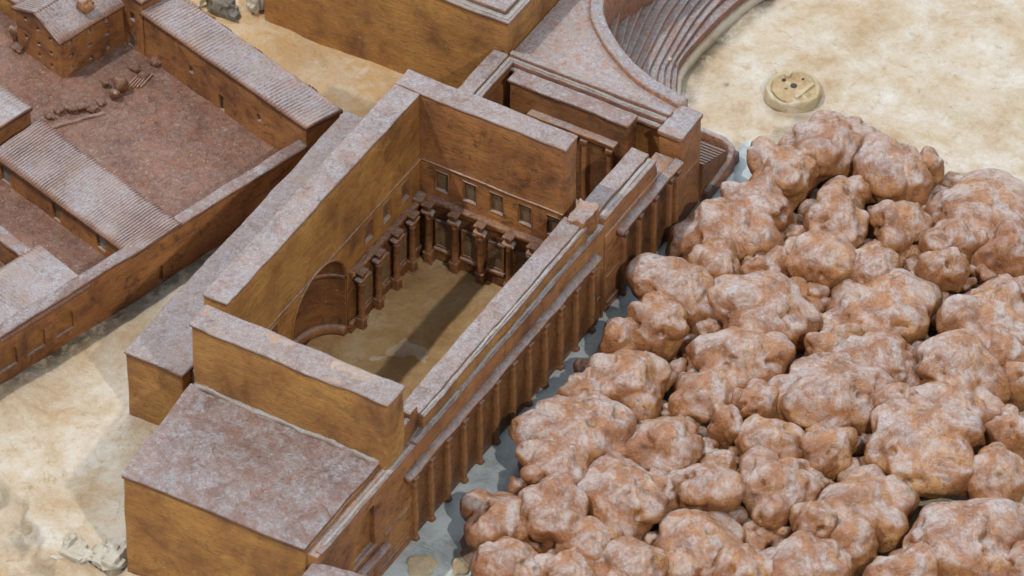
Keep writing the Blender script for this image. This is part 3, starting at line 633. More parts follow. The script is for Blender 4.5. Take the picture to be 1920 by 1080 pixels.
part('tower_top', box((1.36, 3.02, 2.16), (1.90, 3.87, 2.28), r=0.035, step=0.12, jit=0.015), M['terrace'], thr)
part('tower_moulding', box((1.86, 3.10, 1.18), (1.885, 3.80, 1.24), r=0.01, step=0.1, jit=0.008), M['wax'], thr)
for k in range(-1, 10):
    kk = max(k, 0); z = 1.30 if k < 0 else 1.0 - 0.07 * k
    pth = seat_path(kk, -0.13 if k < 0 else 0.0)
    lipz = 0.02 if k < 9 else 0.05
    prf = [(-0.40, 0.0), (0.0, 0.0), (0.012, z - 0.015), (0.006, z + 0.008), (-0.012, z + lipz * 0.7), (-0.035, z + 0.004), (-0.40, z - 0.01)]
    part('seat_row', jmb(*sweep(pth, prf), a=0.006, jf=2.0, seed=k), M['terrace'], thr)
part('kerb', jmb(*sweep(seat_path(9, 0.01), [(0.0, -0.05), (0.085, -0.05), (0.07, 0.13), (0.0, 0.22)]), a=0.012), M['plaster'], thr)

rmp = thing('stepped_ramp', 'small ramp of fine steps with raised rim, beside the theatre corner and the lane', 'stairs', (1.5, 4.6, 0))
ns = 8; prof = [(3.86, 0.0)]
for i in range(ns):
    y0 = 3.86 + i * 0.118; zz = 0.98 - i * 0.045; prof += [(y0, zz + 0.03), (y0 + 0.118, zz - 0.04)]
prof += [(4.83, 0.0)]
part('base', box((0.75, 3.86, 0), (1.955, 5.30, 0.26), r=0.04, step=0.15, jit=0.014), M['roof'], rmp)
part('steps', MB().add(*sweep([(x, 0, 0) for x in np.linspace(1.91, 0.8, 12)], [(y, z) for y, z in prof])), M['wax_dark'], rmp, smooth=False)
part('rim', jmb(*sweep(catmull([(0.75, 5.14, 0.0), (1.3, 5.14, 0.0), (1.72, 5.12, -0.03), (1.90, 5.02, -0.10), (1.93, 4.85, -0.18), (1.935, 4.4, -0.27), (1.935, 3.9, -0.30)], 8), [(-0.07, 0.1), (0.07, 0.1), (0.07, 0.56), (0.04, 0.60), (-0.04, 0.60), (-0.07, 0.56)]), a=0.012), M['terrace'], rmp)

# ------------------------------------------------------------------ oblique quarter on the left
def lbox(mn, mx, **k):
    return MB().add(*rbox(mn, mx, tf=LT, **k))
def lboxes(lst, **k):
    m = MB()
    for mn, mx in lst: m.add(*rbox(mn, mx, tf=LT, **k))
    return m
def lplain(mn, mx): return MB().add(*rbox(mn, mx, r=0.001, step=50, jit=0, tf=LT))
def arch_cut(along, c, d0, d1, w, z0, z1, tilt=0.0):
    """arched opening; along='v' means wall runs along v and is cut across u"""
    t = np.linspace(0, math.pi, 9); pts = [(-w, z0), (w, z0)] + [(w * math.cos(a), z1 - w * 0.6 + w * 0.6 * math.sin(a)) for a in t]
    n = len(pts); A = []
    for d in (d0, d1):
        for p, z in pts: A.append((d, c + p, z) if along == 'v' else (c + p, d, z))
    i = np.arange(n); j = (i + 1) % n
    fl = [np.stack([i, j, j + n, i + n], -1), i[None, ::-1], (i + n)[None, :]]
    if along == 'u': fl = [f[:, ::-1] for f in fl]
    return MB().add(LT(np.array(A)), fl)
def tiled_roof(u0, u1, v0, v1, z00, z10, z01, z11, along='u', pitch=0.075, amp=0.014, thick=0.06, over=0.04, seed=0, wav=0.02):
    """corrugated slab: z at (u0,v0),(u1,v0),(u0,v1),(u1,v1); the ridges run across 'along'"""
    u0 -= 0 if along == 'n' else over; v0 -= over; v1 += over
    nu = max(8, int((u1 - u0) / (pitch / 6 if along == 'u' else 0.12))); nv = max(8, int((v1 - v0) / (pitch / 6 if along == 'v' else 0.12)))
    uu = np.linspace(u0, u1, nu); vv = np.linspace(v0, v1, nv); A, B = np.meshgrid(uu, vv, indexing='ij'); a = ((A - u0) / (u1 - u0)).ravel(); b = ((B - v0) / (v1 - v0)).ravel()
    z = z00 * (1 - a) * (1 - b) + z10 * a * (1 - b) + z01 * (1 - a) * b + z11 * a * b
    P = np.stack([A.ravel(), B.ravel(), z], 1); w = LT(P)
    ph = (P[:, 0] if along == 'u' else P[:, 1]) * 2 * math.pi / pitch + 1.6 * fbm(w * 0.9, 2, seed)
    fade = np.clip(0.75 + 0.8 * fbm(w * 1.3, 2, seed + 3), 0.05, 1.2)
    P[:, 2] += 1.25 * amp * np.sin(ph) * fade + 0.012 * fbm(w * 2.0, 2, seed + 5)
    e = (b > 0.999); P[e, 1] += wav * fbm(w[e] * 4, 2, seed + 9)
    P[:, 2] = np.where((b < 0.001) | (b > 0.999) | (a > 0.999) | (a < 0.001), P[:, 2] - 0.02, P[:, 2])
    lo = P.copy(); lo[:, 2] -= thick; V = LT(np.vstack([P, lo])); n = nu * nv
    I = np.arange(nu - 1)[:, None] * nv + np.arange(nv - 1)[None, :]
    top = np.stack([I, I + nv, I + nv + 1, I + 1], -1).reshape(-1, 4); bot = top[:, ::-1] + n
    ring = np.concatenate([np.arange(nu) * nv, (nu - 1) * nv + np.arange(1, nv), np.arange(nu - 2, -1, -1) * nv + nv - 1, np.arange(nv - 2, 0, -1)])
    r2 = np.roll(ring, -1); side = np.stack([ring, ring + n, r2 + n, r2], -1)
    return MB().add(V, [top, bot, side])
def holes(o, specs):
    """specs: ('u'|'v', centre, wall plane, half width, z0, z1, arched); cut the hole, set a dark pane at its back"""
    c = []
    for ax, ce, d, w, z0, z1, arched in specs:
        dd = (d - 0.05, d + 0.08) if ax == 'v' else (d - 0.08, d + 0.05)
        if ax == 'v': dd = (d - 0.07, d + 0.06)
        else: dd = (d - 0.06, d + 0.07)
        if arched: c.append(arch_cut(ax, ce, dd[0], dd[1], w, z0, z1))
        elif ax == 'v': c.append(lplain((dd[0], ce - w, z0), (dd[1], ce + w, z1)))
        else: c.append(lplain((ce - w, dd[0], z0), (ce + w, dd[1], z1)))
    cut(o, c)
    top = o.parent
    for i, (ax, ce, d, w, z0, z1, arched) in enumerate(specs):
        if ax == 'v': m = lbox((d - 0.085, ce - w - 0.004, z0 - 0.004), (d - 0.055, ce + w + 0.004, z1 + 0.004), r=0.004, step=0.1, jit=0.004)
        else: m = lbox((ce - w - 0.004, d + 0.055, z0 - 0.004), (ce + w + 0.004, d + 0.085, z1 + 0.004), r=0.004, step=0.1, jit=0.004)
        part('door' if z1 - z0 > 0.3 and z0 < 0.56 else 'window', m, M['wax_gold'] if (ax == 'v' and d == 0.0) else M['grey'] if i % 3 else M['pane'], top)

bw = thing('boundary_wall', 'long brown boundary wall with three arched recesses along the pale street', 'wall', (*loc2(-0.1, 2.5), 0))
bwall = part('body', lbox((-0.22, -3.5, -0.1), (0.0, 7.46, 1.15), r=0.03, step=0.3, jit=0.012, seed=50), M['wax'], bw)
holes(bwall, [('v', c, 0.0, 0.215, 0.28, 0.76, True) for c in (1.35, 0.66, -0.02)] + [('v', 3.72, 0.0, 0.055, 0.06, 0.46, False)])
part('coping', lbox((-0.24, -3.5, 1.11), (0.025, 7.46, 1.20), r=0.035, step=0.15, jit=0.018, seed=51), M['roof'], bw)

hr = thing('long_house', 'long house with a ribbed roof closing the far side of the big courtyard', 'house', (*loc2(-2.3, 7.9), 0.3))
hrw = part('wall', lbox((-4.66, 7.45, 0.2), (0.0, 8.32, 1.60), r=0.02, step=0.3, jit=0.012, seed=52), M['wax'], hr)
holes(hrw, [('u', -2.43, 7.45, 0.075, 0.52, 0.90, False), ('u', -3.30, 7.45, 0.06, 0.93, 1.10, False), ('u', -1.35, 7.45, 0.06, 0.93, 1.10, False)])
part('roof', tiled_roof(-4.66, 0.05, 7.43, 8.30, 1.66, 1.70, 1.62, 1.58, 'u', 0.085, 0.012, 0.07, 0.03, 60, 0.05), M['tile'], hr)

ht = thing('corner_wing', 'taller wing with arched doorway joining the long house to the gabled tower', 'house', (*loc2(-5.2, 7.9), 0.3))
htw = part('wall', lbox((-6.6, 7.44, 0.2), (-4.68, 8.5, 1.88), r=0.02, step=0.3, jit=0.012), M['wax'], ht)
holes(htw, [('u', -4.98, 7.44, 0.08, 1.22, 1.42, False), ('u', -5.06, 7.44, 0.10, 0.52, 0.86, True)])
part('roof', tiled_roof(-6.6, -4.62, 7.42, 8.5, 1.90, 1.93, 1.90, 1.90, 'u', 0.085, 0.010, 0.07, 0.03, 61), M['tile'], ht)

tw = thing('gabled_house', 'gabled tower house with many small square windows standing in the big courtyard', 'house', (*loc2(-5.9, 6.6), 0.4))
def gable(V):
    V = V.copy(); m = V[:, 2] > 1.3; t = 1 - np.clip(np.abs(V[:, 0] + 5.92) / 0.68, 0, 1); V[m, 2] += (0.30 * t)[m]; return LT(V)
tww = part('wall', MB().add(*rbox((-6.58, 5.85, 0.4), (-5.25, 7.44, 1.47), r=0.015, step=0.17, jit=0.010, tf=gable, seed=54)), M['wax'], tw)
sp = []
for u, zs in ((-6.30, (0.94, 1.40)), (-5.93, (0.70, 0.99, 1.36)), (-5.56, (0.66, 0.98, 1.34))):
    sp += [('u', u, 5.85, 0.042, z - 0.05, z + 0.05, False) for z in zs]
for v, zs in ((6.09, (0.66, 0.97, 1.30)), (6.57, (0.62, 0.96, 1.30)), (7.02, (0.64, 0.98, 1.32))):
    sp += [('v', v, -5.25, 0.05, z - 0.05, z + 0.05, False) for z in zs]
holes(tww, sp)
part('roof', tiled_roof(-5.92, -5.20, 5.80, 7.44, 1.83, 1.50, 1.83, 1.50, 'v', 0.07, 0.012, 0.05, 0.02, 62), M['tile'], tw)
part('roof', tiled_roof(-6.66, -5.90, 5.80, 7.44, 1.50, 1.83, 1.50, 1.83, 'v', 0.07, 0.012, 0.05, 0.0, 63), M['tile'], tw)
part('chimney_stub', lbox((-5.62, 6.55, 1.6), (-5.35, 6.82, 1.93), r=0.05, step=0.05, jit=0.06, jf=3), M['wax'], tw)

hm = thing('middle_house', 'long low house with a finely ribbed roof between the two courtyards', 'house', (*loc2(-2, 3.6), 0.3))
hmw = part('wall', lbox((-3.98, 3.10, 0.2), (-0.20, 4.22, 1.14), r=0.02, step=0.3, jit=0.012), M['wax'], hm)
holes(hmw, [('u', -2.25, 3.10, 0.11, 0.52, 0.95, True), ('u', -0.97, 3.10, 0.12, 0.62, 0.98, True), ('u', -3.72, 3.10, 0.14, 0.52, 0.90, True), ('u', -1.48, 3.10, 0.05, 0.92, 1.04, False), ('u', -2.97, 3.10, 0.06, 0.92, 1.04, False), ('u', -0.34, 3.10, 0.06, 0.94, 1.06, False)])
part('roof', tiled_roof(-3.98, 0.02, 3.05, 4.22, 1.15, 1.16, 1.27, 1.23, 'u', 0.068, 0.013, 0.07, 0.03, 64, 0.03), M['tile'], hm)
hl = thing('upper_house', 'higher house with ribbed roof just beyond the end of the middle house', 'house', (*loc2(-5.5, 3.4), 0.3))
part('wall', lbox((-7.5, 2.2, 0.2), (-4.22, 4.20, 1.40), r=0.02, step=0.3, jit=0.012), M['wax'], hl)
part('roof', tiled_roof(-7.5, -4.18, 2.2, 4.20, 1.44, 1.44, 1.46, 1.46, 'u', 0.085, 0.012, 0.07, 0.03, 65, 0.02), M['tile'], hl)
hb = thing('corner_house', 'dusty roofed house over the arched recesses of the boundary wall', 'house', (*loc2(-0.8, 0), 0.3))
part('wall', lbox((-1.38, -3.6, 0.2), (-0.23, 1.98, 1.07), r=0.02, step=0.3, jit=0.012), M['wax'], hb)
part('roof', tiled_roof(-1.42, 0.04, -3.6, 1.97, 1.10, 1.10, 1.17, 1.13, 'v', 0.075, 0.011, 0.07, 0.02, 66, 0.02), M['tile'], hb)
cwl = thing('court_wall', 'low dusty wall dividing the small courtyard behind the corner house', 'wall', (*loc2(-3, 1.8), 0.3))
part('body', lbox((-6.5, 1.62, 0.2), (-1.40, 1.84, 1.03), r=0.02, step=0.25, jit=0.012), M['wax_dark'], cwl)
part('coping', lbox((-6.5, 1.59, 1.0), (-1.38, 1.87, 1.10), r=0.035, step=0.12, jit=0.022), M['roof'], cwl)
ow = thing('far_wall', 'low wall meeting the gabled tower house at the top left edge', 'wall', (*loc2(-8, 6.5), 0.3))
part('body', lbox((-10.5, 6.30, 0.2), (-6.62, 6.62, 0.98), r=0.03, step=0.25, jit=0.015), M['wax_gold'], ow)
part('coping', lbox((-10.5, 6.27, 0.95), (-6.60, 6.66, 1.05), r=0.035, step=0.2, jit=0.015), M['roof'], ow)

# ------------------------------------------------------------------ lumps: trees, shrubs, rocks
def ico(n):
    bm = bmesh.new(); bmesh.ops.create_icosphere(bm, subdivisions=n, radius=1.0)
    v = np.array([q.co[:] for q in bm.verts]); f = np.array([[q.index for q in p.verts] for p in bm.faces]); bm.free(); return v, f
ICO = {n: ico(n) for n in (3, 4, 5, 6)}
def lump(c, rad, lobes, seed, n=5, rough=1.0, spread=0.55):
    """star-shaped lump: smooth maximum of several overlapping spheres, then creases and pits"""
    rs = np.random.RandomState(seed); D, F = ICO[n]
    cs = [np.zeros(3)]; ss = [0.70]
    for i in range(lobes):
        a = 2 * math.pi * (i + rs.rand() * 0.7) / lobes; e = rs.uniform(-0.25, 0.75); q = spread * rs.uniform(0.70, 1.25)
        cs.append(np.array([math.cos(a) * math.cos(e), math.sin(a) * math.cos(e), math.sin(e)]) * q); ss.append(rs.uniform(0.28, 0.52))
    Dw = D + 0.16 * np.stack([fbm(D * 1.6 + seed, 2, 3 * i) for i in range(3)], 1); Dw /= np.linalg.norm(Dw, axis=1)[:, None]
    R = []
    for cc, s in zip(cs, ss):
        b = Dw @ cc; disc = b * b - cc @ cc + s * s; t = np.where(disc > 0, b + np.sqrt(np.maximum(disc, 0)), 0.02); R.append(np.maximum(t, 0.02))
    R = np.array(R); kk = 20.0; r = np.log(np.exp(kk * R).sum(0)) / kk
    P = D * r[:, None] * np.array(rad)[None]
    nn = fbm(P * 2.6 + seed * 3.1, 3, seed % 50); fine = fbm(P * 7.5 + seed, 3, 7)
    crease = -np.abs(fbm(P * 1.5 + seed * 1.7, 2, 13)) + 0.25
    off = rough * (0.040 * nn + 0.010 * fine + 0.10 * crease)
    pit = np.clip(fbm(P * 4.2 + seed * 0.7, 2, 29) - 0.62, 0, 1) * 0.26 * rough
    P = P + D * (off - pit)[:, None] * min(1.0, float(np.mean(rad)) / 0.6)
    return P + np.array(c)[None], F
TREES = [
(3.61,5.87,0.78,0.92,0.54,6,'broad lumpy clay tree at the far corner of the grove, its crown topmost of all'),
(3.19,4.74,0.78,0.70,0.50,4,'clay tree with a steep pitted side, left of the topmost tree beside the stepped ramp'),
(4.42,4.90,0.78,0.48,0.48,2,'egg shaped orange clay tree just below the topmost tree'),
(5.06,5.77,0.78,0.82,0.52,4,'smooth two lobed clay tree right of the topmost tree, facing the bare plaster'),
(5.46,6.31,0.78,0.38,0.26,3,"small crooked knob of clay tree at the grove's back edge against bare plaster"),
(6.88,5.84,0.78,1.05,0.58,5,'wide flat topped clay tree at the back right edge of the grove by the plaster'),
(3.08,3.73,0.78,0.60,0.42,3,'narrow clay tree wedged between the stepped ramp and a steep pitted crown'),
(3.08,2.76,0.78,0.95,0.60,3,'large smooth domed clay tree by the lane opposite the second pillared wall'),
(4.75,4.02,0.78,0.72,0.42,3,'low lobed clay tree behind the smooth round crown with a flat chin'),
(4.89,3.02,0.78,0.72,0.58,2,'smooth round clay tree with a flat chin, under the low lobed crown'),
(5.80,4.77,0.78,0.62,0.46,4,'knuckle shaped clay tree with a drooping ridge in the back half of the grove'),
(5.95,3.22,0.78,0.60,0.40,3,'sunken clay crown between the smooth round tree and a big boulder shaped tree'),
(6.82,4.76,0.78,0.62,0.42,3,'clay tree with a pointed overhanging lip near a deep grey hollow'),
(7.83,5.10,0.78,0.55,0.60,4,"clay tree cut by the photo's right edge, above the deep grey hollow"),
(3.42,1.73,0.78,0.58,0.42,4,'rough orange clay tree below the large smooth dome by the lane'),
(4.15,2.16,0.78,0.52,0.40,3,'orange clay crown with a small dark pit, right of the rough orange tree'),
(3.08,0.93,0.78,0.88,0.55,5,'lumpy clay tree overhanging the grey lane near the joint of the two pillared walls'),
(4.88,1.15,0.78,0.98,0.56,4,'long sloping clay tree with a pale top, second row in from the lane'),
(6.60,2.42,0.78,1.00,0.72,4,'big boulder shaped clay tree with a hooked ridge in the back half of the grove'),
(6.99,3.84,0.78,0.45,0.40,3,'small reddish clay crown right above the big boulder shaped tree'),
(8.39,3.15,0.78,0.80,0.66,5,'steep dripping clay tree at right, beside the boulder shaped tree'),
(8.47,3.95,0.78,0.42,0.45,3,'half seen clay crown at the right edge under the grey hollow'),
(3.20,-0.09,0.78,0.62,0.48,3,'tall egg shaped clay tree at the lane with a dark dent beneath'),
(2.72,-0.74,0.78,0.46,0.42,2,'small round clay tree standing furthest into the lane beside the long cornice'),
(4.95,-0.05,0.78,0.92,0.42,4,'flat elongated clay tree with a shiny purple dent on its right'),
(6.19,1.01,0.78,0.52,0.46,3,'small branching clay crown left of a broad saddle shaped tree'),
(7.17,1.26,0.78,0.82,0.60,4,'saddle shaped clay tree in the centre of the grove'),
(6.92,-0.12,0.78,1.08,0.56,5,'long low clay tree with a rounded left end, under the saddle shaped tree'),
(4.82,-1.15,0.78,0.66,0.42,2,'smooth loaf shaped clay tree with a dark gap under its left end'),
(3.48,-1.67,0.78,0.76,0.58,3,'round clay tree at the lane with two dark stem holes at right'),
(2.98,-2.45,0.78,0.50,0.46,3,'low bumpy clay tree at the lane edge opposite the middle pilasters'),
(5.75,-0.98,0.78,0.44,0.42,3,'small crumpled clay crown right of the smooth loaf shaped tree'),
(8.56,1.67,0.78,0.82,0.52,4,'pale rounded clay tree right of the saddle shaped tree'),
(9.09,2.56,0.78,0.50,0.56,3,'clay crown at the right edge above a notch of dark stems'),
(8.96,0.68,0.78,0.92,0.54,4,'wide clay tree with a pale back, third up along the right edge'),
(3.30,-3.40,0.78,1.05,0.58,4,'wide humped clay tree by the lane with a smooth oval lobe in front'),
(4.87,-2.63,0.78,0.78,0.62,2,'domed clay tree with a bare tan patch on its crown'),
(5.62,-1.79,0.78,0.34,0.34,2,'tiny knob of clay tree beside the dome with the tan patch'),
(6.41,-1.72,0.78,0.58,0.42,3,'hollow armed clay tree with a keyhole gap on its right'),
(7.47,-1.25,0.78,0.54,0.48,3,'narrow reddish clay ridge tree left of a big two tier tree'),
(8.84,-0.44,0.78,1.00,0.78,4,'big two tier clay tree in the lower right of the grove'),
(10.11,0.79,0.78,0.48,0.60,3,'clay crown at the right edge beside the big two tier tree'),
(3.51,-4.32,0.78,0.74,0.52,2,'smooth oval clay tree above a dark stem hole, second row from the lane'),
(4.93,-4.35,0.78,0.86,0.66,3,'smooth potato shaped clay tree sloping to the right behind the nearest lane tree'),
(5.40,-3.76,0.78,0.44,0.42,3,'rough reddish clay knob beside the potato shaped tree'),
(6.14,-3.32,0.78,0.66,0.46,3,'low bridge shaped clay tree between the potato shaped tree and a yellowish dome'),
(7.19,-2.70,0.78,0.78,0.62,3,'yellowish domed clay tree with a dark ragged underside'),
(8.69,-2.29,0.78,0.80,0.64,3,'smooth two humped clay tree left of the largest crown at lower right'),
(10.45,-0.53,0.78,0.68,0.58,3,'clay tree with a split top at the right edge above the largest crown'),
(3.25,-5.87,0.78,0.70,0.66,4,'lumpy clay tree nearest the lane, leftmost of the whole grove'),
(4.08,-5.49,0.78,0.66,0.58,4,'clay tree with a deep eye shaped hollow, next to the leftmost tree'),
(4.99,-5.64,0.78,0.66,0.46,3,'low ragged clay tree in front of the potato shaped tree'),
(6.60,-4.62,0.78,0.92,0.66,4,'clay tree with a round dark socket on its left, along the bottom edge'),
(8.27,-3.21,0.78,0.46,0.40,2,'small glossy clay knob in front of the two humped tree'),
(8.94,-3.16,0.78,0.54,0.42,3,'clay crown squeezed between the glossy knob and the largest crown'),
(8.62,-4.15,0.78,0.92,0.50,4,'wide clay tree at the bottom edge with a square dent in its top'),
(10.69,-2.20,0.78,1.04,0.84,2,'largest smooth clay crown of the grove, lower right with a chipped square scar'),
(10.19,-3.38,0.78,0.70,0.50,3,'clay tree at the bottom edge left of the largest crown'),
(5.95,-5.78,0.78,0.72,0.44,3,'cut off clay tree at the bottom edge below the low ragged tree'),
(4.05,-6.75,0.78,0.62,0.46,3,'clay tree at the bottom edge under the leftmost tree'),
(11.18,-1.28,0.78,0.46,0.56,3,'clay crown peeping at the right edge beside the largest crown'),
(5.10,-6.59,0.78,0.60,0.38,3,'cut off clay tree at the bottom edge between two lane trees'),
(9.51,2.15,0.78,0.40,0.50,3,'sliver of a clay crown at the right edge beside the pale rounded tree'),
(12.01,-2.27,0.78,0.60,0.60,3,'corner clay crown at the bottom right of the photo'),
(7.71,-5.05,0.78,0.70,0.36,3,'cut off clay tree at the bottom edge right of the dark socket tree'),
(7.11,-2.19,0.78,0.40,0.30,2,'small clay knob perched behind the yellowish dome'),
(8.02,0.28,0.78,0.44,0.36,2,'small clay knob between the long low tree and the wide pale backed tree'),

]
tc = []
for i, (x, y, z, rx, ry, lb, lab) in enumerate(TREES):
    x += 0.02 if x > 3.4 else 0.05; y -= 0.11
    r = rx * (1.23 if x > 3.4 else 1.20); ryy = max(0.66, min(1.0, ry / rx + 0.32)) * r
    h = min(0.80, 0.50 + 0.28 * r / 0.8)
    t = thing('clay_tree', lab, 'tree', (x, y, 0), group='clay trees of the grove')
    zc = 0.62 + 0.11 * math.sin(i * 2.4)
    # long axis lies across the view
    v, f = lump((0, 0, 0), (r, ryy, h), lb + 2, 100 + i * 7, 5)
    lowm = v[:, 2] < 0; v[lowm, 2] *= 1.35; v[lowm, :2] *= (1 + 0.10 * np.clip(-v[lowm, 2] / h, 0, 1))[:, None]   # clay skirts run down to the base
    ca, sa = math.cos(0.534), math.sin(0.534); v = np.stack([x + v[:, 0] * ca - v[:, 1] * sa, y + v[:, 0] * sa + v[:, 1] * ca, zc + v[:, 2]], 1)
    part('crown', MB().add(v, f), M['tree'], t)
    tr = lathe((x, y, 0), [(0.30 * r + 0.12, -0.02), (0.24 * r + 0.08, 0.2), (0.28 * r + 0.06, 0.5), (0.2 * r, 0.75)], 14)
    part('trunk', jmb(tr[0], tr[1], 0.03, 2.0, i), M['grove'], t)
    tc.append((x, y, r))
tc = np.array(tc)
# trodden clay under the grove
gx2 = np.arange(2.2, 9.4, 0.09); gy2 = np.arange(-10.5, 7.6, 0.09); A, B = np.meshgrid(gx2, gy2, indexing='ij')
dmin = np.min(np.hypot(A.ravel()[:, None] - tc[None, :, 0], B.ravel()[:, None] - tc[None, :, 1]) - tc[None, :, 2] * 0.66, axis=1)
P = np.stack([A.ravel(), B.ravel(), np.zeros(A.size)], 1)
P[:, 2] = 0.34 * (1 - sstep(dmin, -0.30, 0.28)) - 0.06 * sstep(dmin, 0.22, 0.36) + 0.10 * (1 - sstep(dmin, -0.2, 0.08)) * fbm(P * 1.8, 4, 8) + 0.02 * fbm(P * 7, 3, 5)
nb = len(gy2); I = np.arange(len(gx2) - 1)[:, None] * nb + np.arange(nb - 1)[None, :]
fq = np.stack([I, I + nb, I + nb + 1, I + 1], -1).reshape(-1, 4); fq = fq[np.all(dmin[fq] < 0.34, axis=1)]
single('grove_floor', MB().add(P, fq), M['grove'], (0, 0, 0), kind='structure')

# small nodules of clay pressed into the gaps between the crowns
rg = np.random.RandomState(5); pts = []; mbu = MB()
cand = np.column_stack([rg.uniform(2.4, 9.2, 9000), rg.uniform(-10.3, 7.3, 9000)])
dd = np.sort(np.hypot(cand[:, 0:1] - tc[None, :, 0], cand[:, 1:2] - tc[None, :, 1]) - tc[None, :, 2] * 0.72, axis=1)
for c_, d_ in zip(cand, dd):
    if 0.02 < d_[0] < 0.40 and d_[2] < 0.55 and all((c_[0] - p[0]) ** 2 + (c_[1] - p[1]) ** 2 > 0.07 for p in pts):
        pts.append(c_)
for i, c_ in enumerate(pts):
    rr = rg.uniform(0.20, 0.34); v, f = lump((c_[0], c_[1], rg.uniform(0.22, 0.44)), (rr * rg.uniform(0.9, 1.3), rr, rr * 1.25), 3, 2000 + i, 4, 0.8, 0.6); mbu.add(v, f)
single('undergrowth', mbu, M['tree'], (5, 0, 0), kind='stuff', label='small clay nodules packed between the crowns of the grove', cat='undergrowth')

SHRUBS = [(-9.92, -1.31, 0.10, "shiny clay shrub at the roof end of the courtyard row"), (-9.86, -1.10, 0.09, "small curled clay shrub second from the middle house roof"),
 (-9.80, -0.86, 0.09, "clay shrub with a raised dark bead near the middle house"), (-9.72, -0.62, 0.10, "round clay shrub before the paired lumps in the courtyard row"),
 (-9.56, -0.48, 0.10, "first of two paired clay shrubs in the courtyard row"), (-9.42, -0.32, 0.12, "second larger of two paired clay shrubs in the courtyard row"),
 (-9.20, -0.28, 0.09, "ring shaped clay shrub at the middle of the courtyard row"), (-9.16, -0.02, 0.09, "small clay shrub just past the courtyard row's middle"),
 (-9.02, 0.22, 0.10, "clay shrub touching the tall stump in the courtyard"), (-9.03, 0.48, 0.14, "tall thick clay stump in the courtyard row"),
 (-9.36, 0.42, 0.07, "tiny detached clay shrub behind the tall stump"), (-9.13, 1.15, 0.10, "bean shaped clay shrub toward the long house"),
 (-8.88, 1.05, 0.10, "clay shrub in front of the bean shaped one"), (-9.30, 1.92, 0.12, "upright clay shrub against the long house wall, uppermost"),
 (-9.12, 1.74, 0.10, "clay shrub below the upright one at the long house wall"), (-8.90, 1.52, 0.13, "flat pale clay shrub at the foot of the long house"),
 (-11.61, 0.72, 0.13, "upright clay shrub beside the gabled house's far corner"), (-11.42, 0.50, 0.10, "low clay shrub at the gabled house's far corner")]
for i, (x, y, r, lab) in enumerate(SHRUBS):
    t = thing('clay_shrub', lab, 'shrub', (x, y, 0.5), group='clay shrubs in the courtyard')
    tall = 1.7 if ('upright' in lab or 'tall' in lab) else 0.9
    v, f = lump((x, y, 0.5 + r * tall * 0.8), (r * 1.55, r * 1.45, r * tall * 1.1), 4, 900 + i, 4, 0.9, 0.5)
    part('crown', MB().add(v, f), M['glaze'], t)
    part('trunk', MB().add(*lathe((x, y, 0.48), [(r * 0.7, 0.0), (r * 0.45, 0.06), (r * 0.4, 0.12)], 8)), M['court'], t)
rs = thing('row_kerb', 'pale low kerb along the shrub row across the big courtyard', 'kerb', (-9.2, -0.2, 0.5))
q = catmull([(-9.72, -1.35, 0.5), (-9.45, -0.85, 0.5), (-9.15, -0.45, 0.5), (-8.95, -0.2, 0.5)], 8)
part('edge', jmb(*sweep(q, [(-0.04, -0.02), (0.05, -0.02), (0.04, 0.04), (-0.03, 0.04)]), a=0.02), M['grove'], rs)
q = catmull([(-9.05, 0.75, 0.5), (-8.75, 0.95, 0.5)], 6)
parts('tread', [((-9.00 + 0.055 * i, 0.55 + 0.05 * i, 0.5), (-8.97 + 0.055 * i, 0.98 + 0.05 * i, 0.565)) for i in range(5)], M['wax'], rs, r=0.012, step=0.1, jit=0.012)

def rock(name, lab, c, rad, seed, mat, cat, n=4, rough=2.0, lobes=5, flat=False):
    v, f = lump(c, rad, lobes, seed, n, rough, 0.55)
    if flat:      # break it into planes: snap towards a coarse lattice of cleavage directions
        q = v - np.array(c); g_ = np.round(q / 0.11 + 0.35 * fbm(q * 2.0, 2, seed)[:, None]) * 0.11; v = np.array(c) + q * 0.35 + g_ * 0.65
    single(name, MB().add(v, f), mat, (c[0], c[1], c[2] - rad[2]), lab, cat, smooth=not flat)
rock('rock', 'dark grey rough rock beside the left end of the long plain hall', (-8.45, 3.35, 0.72), (0.42, 0.35, 0.34), 41, M['rock'], 'rock', 4, 3.0, 5, True)
rock('plaster_lump', 'pale plaster lump between the dark rock and the long plain hall', (-7.98, 3.75, 0.85), (0.26, 0.40, 0.45), 42, M['chunk'], 'plaster lump', 4, 2.2, 5, True)
rock('plaster_ridge', 'pale ridge of plaster left of the dark rock at the top edge', (-8.95, 3.6, 0.75), (0.18, 0.7, 0.40), 43, M['disc'], 'plaster lump', 4, 2.2, 5, True)
rock('plaster_lump', 'sandy plaster lump at the bottom edge beside the street wall', (2.36, -7.15, 0.02), (0.34, 0.36, 0.12), 44, M['disc'], 'plaster lump', 4, 0.7)
rock('plaster_lump', 'sandy plaster lump at the bottom edge touching the leftmost tree', (2.98, -6.85, 0.02), (0.22, 0.25, 0.14), 45, M['disc'], 'plaster lump', 4, 0.7)
rock('plaster_chunk', 'broken whitish plaster chunk beside the flat roofed block corner', (-2.66, -9.55, -0.16), (0.50, 0.58, 0.26), 46, M['chunk'], 'plaster chunk', 4, 2.6, 5, True)
rock('plaster_chunk', 'jagged pale plaster chunk at the crumbled corner of the ground', (-3.30, -9.85, -0.20), (0.52, 0.40, 0.22), 47, M['chunk'], 'plaster chunk', 4, 2.6, 5, True)

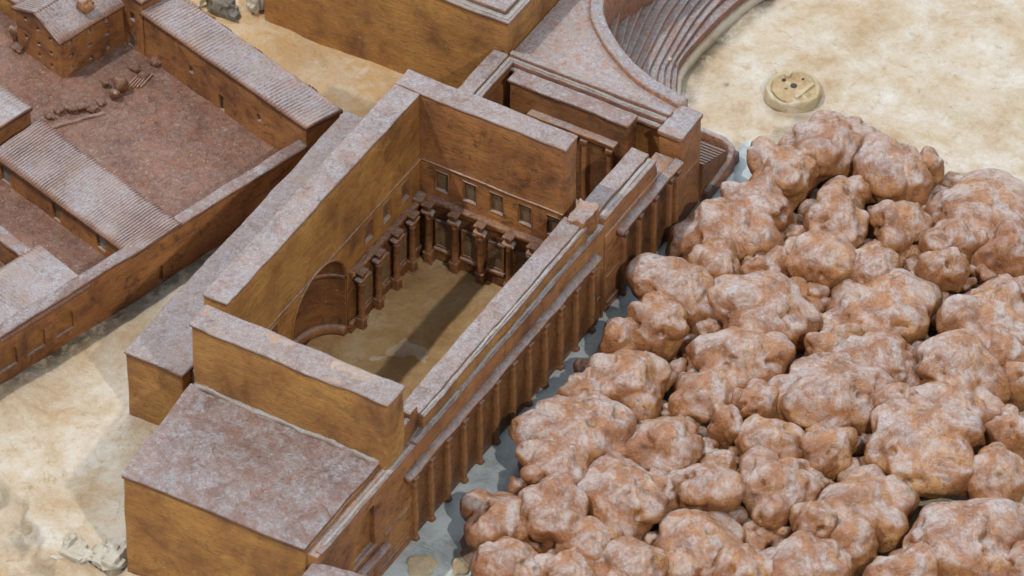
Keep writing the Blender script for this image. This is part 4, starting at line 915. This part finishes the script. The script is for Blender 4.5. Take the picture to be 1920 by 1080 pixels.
# ------------------------------------------------------------------ stone disc and small bits
dsc = thing('stone_disc', 'round low plaster disc with grooves and dark holes, alone on the bare plaster', 'stone disc', (1.88, 7.50, 0))
v, f = lathe((1.88, 7.50, 0), [(0.57, -0.05), (0.555, 0.02), (0.54, 0.17), (0.525, 0.205), (0.50, 0.215), (0.46, 0.21), (0.445, 0.19), (0.43, 0.165), (0.40, 0.16), (0.20, 0.17), (0.001, 0.172)], 48)
v[:, :2] = (v[:, :2] - (1.88, 7.50)) * (1 + 0.05 * fbm(v * 1.7, 2, 4))[:, None] + (1.88, 7.50)
part('body', jmb(v, f, 0.034, 3.2), M['disc'], dsc)
part('bar', boxes([((1.55, 7.72, 0.14), (1.66, 7.98, 0.215))], r=0.02, step=0.06, jit=0.02), M['disc'], dsc)
part('bar', MB().add(*rbox((0, 0, 0), (1, 1, 1), r=0.05, step=0.12, jit=0.012, tf=hexa([(2.02, 7.28, .1), (2.10, 7.25, .1), (2.20, 7.80, .1), (2.12, 7.83, .1)], [(2.02, 7.28, .21), (2.10, 7.25, .21), (2.20, 7.80, .21), (2.12, 7.83, .21)]))), M['disc'], dsc)
tf_ = lathe((1.88, 7.50, 0), [(0.425, 0.150), (0.40, 0.176), (0.22, 0.180), (0.001, 0.182)], 36)
part('sunk_face', jmb(tf_[0], tf_[1], 0.02, 3.0, 4), M['discface'], dsc)
for (hx, hy, hr_) in ((1.87, 7.56, 0.070), (1.62, 7.62, 0.045), (1.78, 7.40, 0.032), (1.93, 7.82, 0.030)):
    part('hole', MB().add(*lathe((hx, hy, 0), [(hr_, 0.15), (hr_ * 0.95, 0.192), (0.001, 0.186)], 12)), M['hole'], dsc)
single('pebble', MB().add(*lump((0.62, 7.12, 0.03), (0.05, 0.06, 0.045), 2, 77, 3, 0.3)), M['chunk'], (0.62, 7.12, 0), 'tiny white pebble on the bare plaster between theatre and disc', 'pebble')
single('pebble', MB().add(*lump((-0.36, 6.60, 0.60), (0.05, 0.07, 0.04), 2, 78, 3, 0.3)), M['disc'], (-0.36, 6.60, 0.56), 'tiny pinkish pebble lying on the lower theatre seats', 'pebble')
